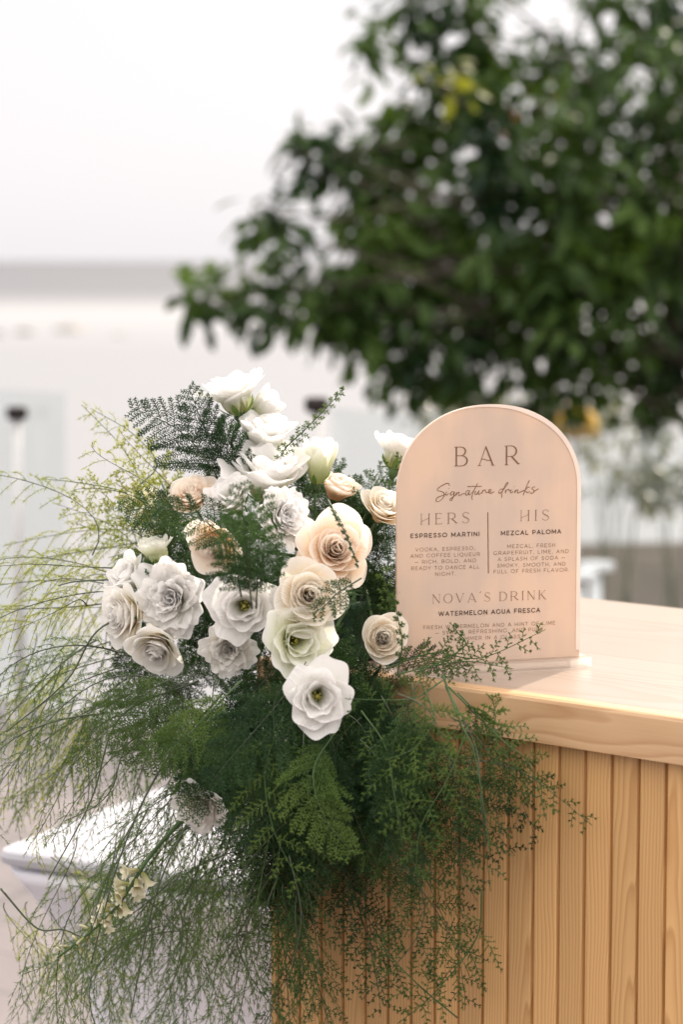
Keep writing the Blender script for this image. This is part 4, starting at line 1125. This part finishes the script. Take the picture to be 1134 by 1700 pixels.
tuberose([at(330, 960, 2.80), at(300, 890, 2.84), at(290, 850, 2.88), at(262, 790, 2.92)], 13, 'second tuberose spike behind the glowing one, pointing higher', .016)
tuberose([at(330, 1330, 2.62), at(250, 1420, 2.62), at(185, 1515, 2.62), at(95, 1590, 2.64)], 26, 'tuberose stalk trailing down across the white table', .012)

# ------------------------------------------------------------------ asparagus fern
def needles_along(base, d, l, m, nl, nw, rr, spread=.75, droop=0.0):
    """m needles along each of many twigs: base,d (k,3), l (k,)"""
    k = len(base)
    u = rr.uniform(.05, 1.0, (k, m))
    p = base[:, None] + d[:, None] * (l[:, None] * u)[..., None]
    dd = unit(d[:, None] * .75 + rr.normal(size=(k, m, 3)) * spread + np.array([0, 0, -droop]))
    ln = np.broadcast_to(nl, (k, m)) * rr.uniform(.65, 1.25, (k, m)) * (1.05 - .35 * u)
    s = unit(np.cross(dd, rr.normal(size=(k, m, 3)))) * (nw * .5)
    tip = p + dd * ln[..., None]
    return np.stack([p - s, p + s, tip], 2).reshape(-1, 3, 3)
def thin(p0, p1, w, rr):
    """slim three-sided twigs from p0 to p1 (k,3)"""
    d = unit(p1 - p0); a = unit(np.cross(d, [.31, .77, .55])); b = np.cross(d, a)
    o = [a * w, (-.5 * a + .866 * b) * w, (-.5 * a - .866 * b) * w]
    out = []
    for i in range(3):
        j = (i + 1) % 3
        out.append(np.stack([p0 + o[i], p0 + o[j], p1 + o[j] * .5], 1)); out.append(np.stack([p0 + o[i], p1 + o[j] * .5, p1 + o[i] * .5], 1))
    return np.concatenate(out)
def frond_geo(P, nrm, kind, wid, rr):
    """P: main stem polyline (k,3); nrm: rough face normal; returns twig and needle triangles"""
    P = np.array(P, float); k = len(P)
    seg = np.linalg.norm(np.diff(P, axis=0), axis=1); S = np.r_[0, np.cumsum(seg)]; L = S[-1]
    tri = []; tw = []
    if kind == 'plume': sp, t0, ang, sub, dens = .0044, .18, 62, .0013, 1.0
    elif kind == 'sparse': sp, t0, ang, sub, dens = min(.015, .0055 + .18 * wid), .16, 68, .0028, .8
    else: sp, t0, ang, sub, dens = .0095, .10, 46, .0042, .6
    n = max(4, int(L * (1 - t0) / sp))
    for i in range(n):
        f = t0 + (1 - t0) * (i + rr.uniform(0, .6)) / n
        s = min(f, .995) * L
        j = min(int(np.searchsorted(S, s)) - 1, k - 2); j = max(j, 0)
        q = P[j] + (P[j + 1] - P[j]) * ((s - S[j]) / max(seg[j], 1e-9)); tg = unit(P[j + 1] - P[j])
        g = (f - t0) / (1 - t0)
        if kind == 'plume': pl = wid * min(1, .35 + g * 3.2) * (1 - g)**.85 + min(.006, wid * .5)
        elif kind == 'sparse': pl = wid * min(1, .5 + g * 3) * (1 - g * .85) + min(.006, wid * .5)
        else: pl = wid * rr.uniform(.45, 1.1) * (1 - g * .7) + .008
        side = (1 if i % 2 else -1) * unit(np.cross(nrm, tg))
        if kind == 'loose': side = unit(side + nrm * rr.normal() * .9)
        a = R(ang + rr.uniform(-9, 9))
        d0 = unit(tg * math.cos(a) + side * math.sin(a) + nrm * rr.normal() * .10)
        bend = tg * .18 + np.array([0, 0, -1.0]) * (.16 if kind != 'loose' else .5) + rr.normal(size=3) * .05
        m = max(4, int(pl / sub))
        ss = np.linspace(0, pl, m)
        C = q + d0 * ss[:, None] + bend * (ss[:, None]**2) / max(pl, .01)
        tng = unit(np.gradient(C, axis=0))
        tw.append(thin(C[:-1], C[1:], 0.00045 if kind == 'sparse' else .00032, rr))
        if kind == 'loose':
            tri.append(needles_along(C[:-1], tng[:-1], np.full(m - 1, pl / m), 6, .0085, .00075, rr, .70, .25))
        else:
            sd = np.where(np.arange(m) % 2 == 0, 1, -1)[:, None]
            pd = unit(tng * .55 + np.cross(nrm, tng) * sd * .85 + rr.normal(size=(m, 3)) * .10)
            h_ = ss / pl
            lp = (.0046 if kind == 'plume' else .0095) * np.clip(.35 + h_ * 4, 0, 1) * (1 - h_)**.6 * min(1, pl / .035) + .0016
            tri.append(needles_along(C, pd, lp, 10 if kind == 'plume' else 24, .0034 if kind == 'plume' else .0032, .00090, rr, .36 if kind == 'plume' else .50))
            tri.append(needles_along(C, pd, lp * .02, 1, .0001 + .9 * lp[:, None], .0011, rr, .0))
            tri.append(needles_along(C, tng, np.full(m, pl / m), 3, .0034, .00095, rr, .6))
    tri.append(needles_along(P[-2:-1], unit(P[-1:] - P[-2:-1]), seg[-1:], 12, .004, .0006, rr, .6))
    return np.concatenate(tri), np.concatenate(tw)
def stem_curve(p0, p1, sag, rr, n=14, wob=.02):
    p0 = Vector(p0); p1 = Vector(p1); L = (p1 - p0).length
    m1 = p0.lerp(p1, .35) + Vector((rr.normal() * wob, rr.normal() * wob, sag * L)); m2 = p0.lerp(p1, .72) + Vector((rr.normal() * wob, rr.normal() * wob, sag * L * .8))
    return bez(p0, m1, m2, p1, n)
def add_fern(P, kind, wid, mat, label, group, rr, nrm=None, smat=None, rad=.0010):
    v = unit(P[-1] - P[0]); 
    if nrm is None:
        nrm = np.array([rr.normal() * .35, -1, rr.normal() * .35])
    nrm = unit(nrm - v * np.dot(nrm, v))
    tri, tw = frond_geo(P, nrm, kind, wid, rr)
    root = empty('fern_frond', P[0], label, 'fern frond', group)
    tri_mesh('needles', tri, mat, root)
    mb = MB(); mb.tube(P, np.linspace(rad, rad * .35, len(P)), 5)
    st = mb.build('stem', smat or M_stem_dark, root, smooth=True)
    # fine side twigs belong to the stem
    tri_mesh('twigs', tw, mat if kind != 'loose' else M_stem_green, root)
    return root
def fd(px, off): return front_depth(min(max(px, 424), 1134)) - off

HERO = 'single fern sprays of the arrangement'
D_, Mi, Li = M_fern_dark, M_fern_mid, M_fern_light
# photo points with depth: (px, py, Y)
heroes = [
 ([(395, 850, 2.72), (340, 760, 2.70), (290, 710, 2.70), (214, 674, 2.71)], 'plume', .062, D_, 'dark fern plume whose tip points farthest up left against the sea'),
 ([(410, 850, 2.72), (370, 760, 2.71), (335, 700, 2.71), (313, 640, 2.72)], 'plume', .060, D_, 'dark fern plume standing upright left of the tallest bloom'),
 ([(425, 830, 2.74), (400, 770, 2.73), (385, 735, 2.73), (372, 690, 2.74)], 'plume', .05, D_, 'short dark fern plume under the tallest white bloom'),
 ([(455, 800, 2.70), (470, 750, 2.68), (510, 710, 2.67), (572, 645, 2.66)], 'spear', .007, Mi, 'slim young fern spear pointing up right into the sky'),
 ([(418, 1010, 2.44), (412, 950, 2.40), (408, 890, 2.38), (400, 800, 2.38)], 'plume', .046, D_, 'blurred dark fern tuft standing in front of the roses'),
 ([(405, 930, 2.50), (350, 872, 2.48), (305, 852, 2.48), (255, 842, 2.50)], 'plume', .036, D_, 'dark fern plume reaching left above the peach cream rose'),
 ([(425, 1010, 2.46), (428, 940, 2.42), (430, 880, 2.41), (440, 815, 2.42)], 'plume', .036, D_, 'blurred fern sprig leaning right beside the front fern tuft'),
 ([(400, 990, 2.46), (392, 940, 2.42), (385, 890, 2.41), (380, 850, 2.42)], 'plume', .020, D_, 'blurred fern sprig leaning left beside the front fern tuft'),
 ([(545, 830, 2.56), (560, 860, 2.52), (575, 890, 2.50), (594, 940, 2.50)], 'spear', .003, D_, 'dark fern sprig drooping over the largest peach rose'),
 ([(600, 960, 2.54), (560, 985, 2.51), (540, 1005, 2.50), (520, 1018, 2.50)], 'plume', .018, D_, 'short fern sprig lying on the cream garden rose'),
 ([(640, 1110, 2.58), (720, 1084, 2.60), (800, 1092, 2.61), (905, 1046, 2.63)], 'sparse', .024, Mi, 'yellow green fern spray sweeping across the foot of the sign'),
 ([(640, 1105, 2.60), (690, 1090, 2.62), (730, 1095, 2.63), (775, 1112, 2.64)], 'plume', .018, D_, 'dark fern plume lying along the foot of the sign'),
 ([(660, 1120, 2.56), (720, 1105, 2.57), (780, 1098, 2.57), (850, 1110, 2.58)], 'sparse', .020, Mi, 'thin fern spray lying on the counter edge'),
 ([(690, 1120, 2.58), (770, 1075, 2.60), (760, 1050, 2.61), (748, 1034, 2.62)], 'sparse', .010, Mi, 'small upright fern sprig in front of the last lines of writing'),
 ([(735, 1130, 2.52), (690, 1158, 2.48), (640, 1162, 2.46), (575, 1160, 2.46)], 'sparse', .038, Mi, 'bright fern spray pointing left under the cream rose'),
 ([(760, 1150, 2.50), (800, 1190, 2.49), (822, 1200, 2.48), (818, 1152, 2.48)], 'plume', .020, Mi, 'small upright fern tip against the counter edge'),
 ([(745, 1140, 2.52), (830, 1225, 2.47), (880, 1270, 2.45), (908, 1362, 2.44)], 'sparse', .036, Mi, 'outermost fern spray curving down the plank front on the right'),
 ([(740, 1140, 2.52), (790, 1240, 2.48), (800, 1340, 2.46), (815, 1480, 2.46)], 'sparse', .050, D_, 'fern spray hanging straight on a pale wiry stem over the planks'),
 ([(640, 1050, 2.68), (650, 1000, 2.67), (640, 970, 2.66), (634, 940, 2.66)], 'sparse', .010, Mi, 'light fern tip rising above the half closed cream rose'),
 ([(660, 1120, 2.54), (668, 1070, 2.53), (664, 1040, 2.53), (652, 985, 2.53)], 'sparse', .004, Mi, 'slender fern tip crossing the half closed cream rose'),
 ([(230, 840, 2.88), (232, 800, 2.90), (200, 740, 2.92), (135, 672, 2.94)], 'loose', .030, Li, 'pale thread fine fern wisp curling at upper left'),
 ([(232, 805, 2.90), (260, 770, 2.90), (220, 720, 2.92), (150, 678, 2.94)], 'loose', .026, Li, 'pale fern wisp with a hooked tip next to the curling one'),
 ([(240, 830, 2.86), (190, 812, 2.90), (120, 800, 2.92), (68, 795, 2.94)], 'loose', .022, Li, 'thin pale fern wisp stretching flat to the left'),
 ([(600, 870, 2.74), (620, 820, 2.74), (640, 790, 2.75), (672, 762, 2.76)], 'sparse', .022, Mi, 'thin fern sprig rising between bud and sign'),
 ([(640, 1400, 2.50), (700, 1480, 2.50), (690, 1560, 2.50), (600, 1660, 2.52)], 'sparse', .060, D_, 'dark fern spray with three stepped side fronds low on the planks'),
 ([(800, 1480, 2.46), (790, 1560, 2.48), (720, 1650, 2.50), (660, 1700, 2.52)], 'sparse', .044, Mi, 'long wiry fern stem arching to the bottom edge over the planks'),
 ([(760, 1690, 2.50), (700, 1640, 2.50), (640, 1580, 2.50), (625, 1560, 2.50)], 'sparse', .030, Mi, 'lone fern sprig rising from the bottom edge over the planks'),
]
FR = M_fern_fresh
heroes += [
 ([(700, 1135, 2.50), (720, 1190, 2.46), (690, 1240, 2.44), (640, 1262, 2.44)], 'sparse', .040, FR, 'fresh green fern spray bending left below the counter edge'),
 ([(600, 1180, 2.50), (640, 1240, 2.46), (655, 1320, 2.44), (668, 1400, 2.44)], 'sparse', .042, FR, 'fresh green fern spray hanging in the middle of the dark mass'),
 ([(780, 1200, 2.48), (745, 1290, 2.46), (700, 1370, 2.45), (690, 1450, 2.45)], 'sparse', .046, FR, 'fresh green fern spray with broad teeth over the plank front'),
 ([(470, 1190, 2.50), (440, 1280, 2.48), (455, 1380, 2.48), (500, 1470, 2.48)], 'sparse', .050, FR, 'fresh green fern spray dropping along the bar corner'),
 ([(400, 1130, 2.52), (340, 1190, 2.50), (300, 1230, 2.50), (235, 1250, 2.52)], 'plume', .042, FR, 'fresh green fern plume spreading left under the big double bloom'),
 ([(560, 1210, 2.50), (520, 1280, 2.46), (540, 1360, 2.45), (590, 1420, 2.45)], 'plume', .044, FR, 'fresh green fern plume curling below the lowest white lisianthus'),
 ([(480, 1420, 2.54), (500, 1520, 2.54), (480, 1620, 2.55), (440, 1700, 2.56)], 'sparse', .05, D_, 'dark fern spray falling past the lower corner of the bar'),
]
for i, (pts, kind, wid, mt, lab) in enumerate(heroes):
    rr = np.random.default_rng(100 + i)
    P = catmull([at(*p) for p in pts], 7)
    add_fern(P, 'plume' if kind == 'spear' else kind, wid, mt, lab, HERO, rr, smat=M_stem_green if mt is not D_ else M_stem_dark)

def scatter(n, seed, box0, vec, length, yr, kind, wid, mat, label, group, sag=.12, jit=.35, onbar=False, rad=.0007, smat=None):
    """n sprays starting inside a photo box, growing along a photo direction, at depths in yr"""
    rr = np.random.default_rng(seed)
    for i in range(n):
        px = rr.uniform(box0[0], box0[2]); py = rr.uniform(box0[1], box0[3])
        Y = (fd(px, rr.uniform(*yr)) if onbar else rr.uniform(*yr))
        p0 = at(px, py, Y)
        a = math.atan2(vec[1], vec[0]) + rr.normal() * jit; L = length * rr.uniform(.65, 1.25)
        d = Vector((math.cos(a), rr.normal() * .15, -math.sin(a))).normalized()
        p1 = p0 + d * L
        if onbar:
            qx = 567 + F * p1.x / max(p1.y, .5); lim_ = fd(qx, .012)
            if p1.y > lim_: p1.y = lim_
        P = stem_curve(p0, p1, sag * rr.uniform(.2, 1.7), rr, wob=.045 if kind == 'loose' else .02)
        add_fern(P, kind, wid * rr.uniform(.75, 1.2), mat, label, group, rr, rad=rad, smat=smat)
scatter(26, 11, (410, 1110, 700, 1250), (.05, 1), .17, (.03, .20), 'plume', .052, D_, 'dense dark green fern plume hanging below the blooms over the bar front', 'dark fern plumes hanging below the blooms', onbar=True)
scatter(7, 12, (380, 1090, 560, 1200), (-.5, 1), .15, (.10, .25), 'plume', .050, D_, 'dark fern plume fanning down left under the white blooms', 'dark fern plumes fanning left under the blooms', onbar=True)
scatter(7, 13, (680, 1160, 790, 1280), (.45, 1), .13, (.02, .10), 'sparse', .042, D_, 'dark fern spray spreading right over the plank front', 'fern sprays spreading over the planks', onbar=True)
scatter(8, 28, (430, 1140, 690, 1280), (.25, 1), .16, (.12, .22), 'sparse', .040, Mi, 'mid green fern plume lying over the dark mass below the blooms', 'mid green plumes over the dark mass', onbar=True)
scatter(5, 14, (640, 1200, 790, 1380), (.1, 1), .15, (.06, .14), 'sparse', .034, Mi, 'mid green fern spray lit at its tips, hanging over the plank front', 'lit fern sprays over the planks', onbar=True)
scatter(5, 15, (500, 1330, 740, 1470), (.1, 1), .17, (.03, .12), 'sparse', .042, D_, 'sparse dark fern spray trailing low over the planks', 'sparse fern sprays low on the planks', onbar=True)
scatter(7, 16, (430, 1250, 540, 1480), (-.1, 1), .19, (.02, .16), 'sparse', .050, D_, 'dark fern spray hanging at the left corner of the bar', 'fern sprays at the bar corner', onbar=True)
scatter(34, 17, (300, 1180, 470, 1480), (-.35, 1), .24, (2.58, 2.95), 'loose', .045, Mi, 'fine thread leaved fern spray trailing in front of the white table', 'thread leaved sprays before the white table', rad=.0008)
scatter(26, 18, (120, 1320, 420, 1560), (-.25, 1), .22, (2.62, 3.0), 'loose', .042, Mi, 'fine fern spray hanging down to the bottom left', 'fine sprays hanging at the bottom left', rad=.0008)
scatter(20, 19, (150, 1040, 340, 1200), (-1, .75), .22, (2.66, 3.0), 'loose', .042, Mi, 'wiry fern spray arching down to the left edge', 'wiry sprays arching to the left edge', sag=.22, rad=.0011)
scatter(15, 20, (140, 860, 300, 1040), (-1, .1), .17, (2.74, 3.05), 'loose', .040, Li, 'sunlit yellow green fern spray reaching left in front of the sea', 'sunlit sprays reaching left', sag=.18, rad=.0009)
scatter(14, 21, (40, 960, 200, 1180), (-.35, 1), .17, (2.80, 3.1), 'loose', .036, Li, 'yellow green fern spray drooping at the left edge', 'sprays drooping at the left edge', rad=.0008)
scatter(9, 22, (200, 820, 320, 940), (-.6, -.3), .10, (2.80, 3.0), 'sparse', .034, Li, 'glowing yellow green fern tuft behind the left blooms', 'glowing fern tufts behind the blooms')
scatter(6, 23, (320, 830, 400, 890), (-.7, .2), .09, (2.70, 2.80), 'plume', .042, D_, 'dark fern plume between the upper left blooms', 'dark plumes between the upper blooms')
scatter(16, 24, (565, 900, 650, 1050), (.0, -.5), .06, (2.735, 2.80), 'plume', .038, D_, 'dark fern plume filling the space between rose and sign', 'dark plumes between rose and sign', jit=.6)
scatter(7, 25, (470, 830, 640, 870), (.5, -.4), .055, (2.80, 2.88), 'plume', .036, D_, 'dark fern tip standing among the upper right blooms', 'fern tips among the upper right blooms', jit=.6)
scatter(6, 26, (200, 1100, 420, 1190), (-.3, .8), .14, (2.52, 2.66), 'plume', .044, Mi, 'mid green fern plume veiling the lower left blooms', 'mid green plumes veiling the lower left blooms')
scatter(7, 27, (0, 1360, 120, 1560), (.2, 1), .15, (2.85, 3.1), 'loose', .036, Li, 'pale fern spray at the bottom left corner before the deck', 'pale sprays at the bottom left corner', rad=.0008)

scatter(14, 29, (400, 1230, 500, 1520), (-.1, 1), .20, (2.56, 2.70), 'loose', .042, Mi, 'thread leaved fern spray hanging over the lower bar corner', 'thread leaved sprays at the bar corner', rad=.0008)
scatter(9, 30, (425, 1170, 490, 1340), (-.02, 1), .17, (.03, .12), 'plume', .040, D_, 'dark fern plume hiding the upper corner of the bar front', 'dark plumes at the bar corner', onbar=True, jit=.2)

# the uncounted tangle inside the arrangement
rr = np.random.default_rng(77)
acc = []; acw = []
def tangle(n, box, yr, wid, L, onbar=False):
    for i in range(n):
        px = rr.uniform(box[0], box[2]); py = rr.uniform(box[1], box[3]); Y = fd(px, rr.uniform(*yr)) if onbar else rr.uniform(*yr)
        p0 = at(px, py, Y); d = Vector(rr.normal(size=3)); d.z -= .4; d.normalize()
        P = stem_curve(p0, p0 + d * L, .1, rr, n=7)
        v = unit(P[-1] - P[0]); nr = np.array([rr.normal() * .5, -1, rr.normal() * .5]); nr = unit(nr - v * np.dot(nr, v))
        a, b = frond_geo(P, nr, 'plume', wid, rr); acc.append(a); acw.append(b)
tangle(46, (320, 880, 590, 1110), (2.73, 2.83), .04, .09)
tangle(60, (430, 1150, 600, 1310), (.01, .10), .045, .10, True)
tangle(16, (230, 900, 340, 1120), (2.80, 2.92), .04, .09)
tg = tri_mesh('fern_tangle', np.concatenate(acc), M_fern_dark); setp(tg, 'dense dark green tangle of fern inside the flower arrangement', 'fern', kind='stuff')

# long bare wiry stems seen against the light
WIRE = [([(300, 1000, 2.70), (170, 1040, 2.66), (110, 1130, 2.66), (10, 1215, 2.68)], 'dark bare wiry stem arching to the left edge below the sunlit sprays'),
        ([(330, 1130, 2.66), (200, 1190, 2.66), (150, 1330, 2.66), (80, 1460, 2.68)], 'long dark wiry stem falling across the corner of the white table'),
        ([(370, 1150, 2.62), (270, 1270, 2.60), (200, 1420, 2.60), (150, 1600, 2.62)], 'dark wiry stem slanting down in front of the white table top'),
        ([(400, 1200, 2.60), (330, 1330, 2.58), (260, 1480, 2.58), (215, 1690, 2.60)], 'dark wiry stem hanging past the low creamy bloom'),
        ([(310, 960, 2.72), (200, 962, 2.72), (130, 965, 2.72), (96, 972, 2.74)], 'short straight dark twig left of the big double bloom'),
        ([(735, 1120, 2.50), (765, 1200, 2.46), (790, 1260, 2.45), (815, 1420, 2.45)], 'pale grey green wiry stem hanging from the counter edge'),
        ([(0, 1475, 2.70), (60, 1540, 2.70), (110, 1545, 2.70), (180, 1580, 2.72)], 'dark curved wiry stem entering from the left edge near the bottom')]
for pts, lab in WIRE:
    P = catmull([at(*p) for p in pts], 8); mb = MB(); mb.tube(P, np.linspace(.0014, .0007, len(P)), 6)
    pr_ = M_stem_green if 'pale' in lab else M_stem_dark
    setp(mb.build('wiry_stem', pr_, smooth=True), lab, 'stem', 'bare wiry stems')
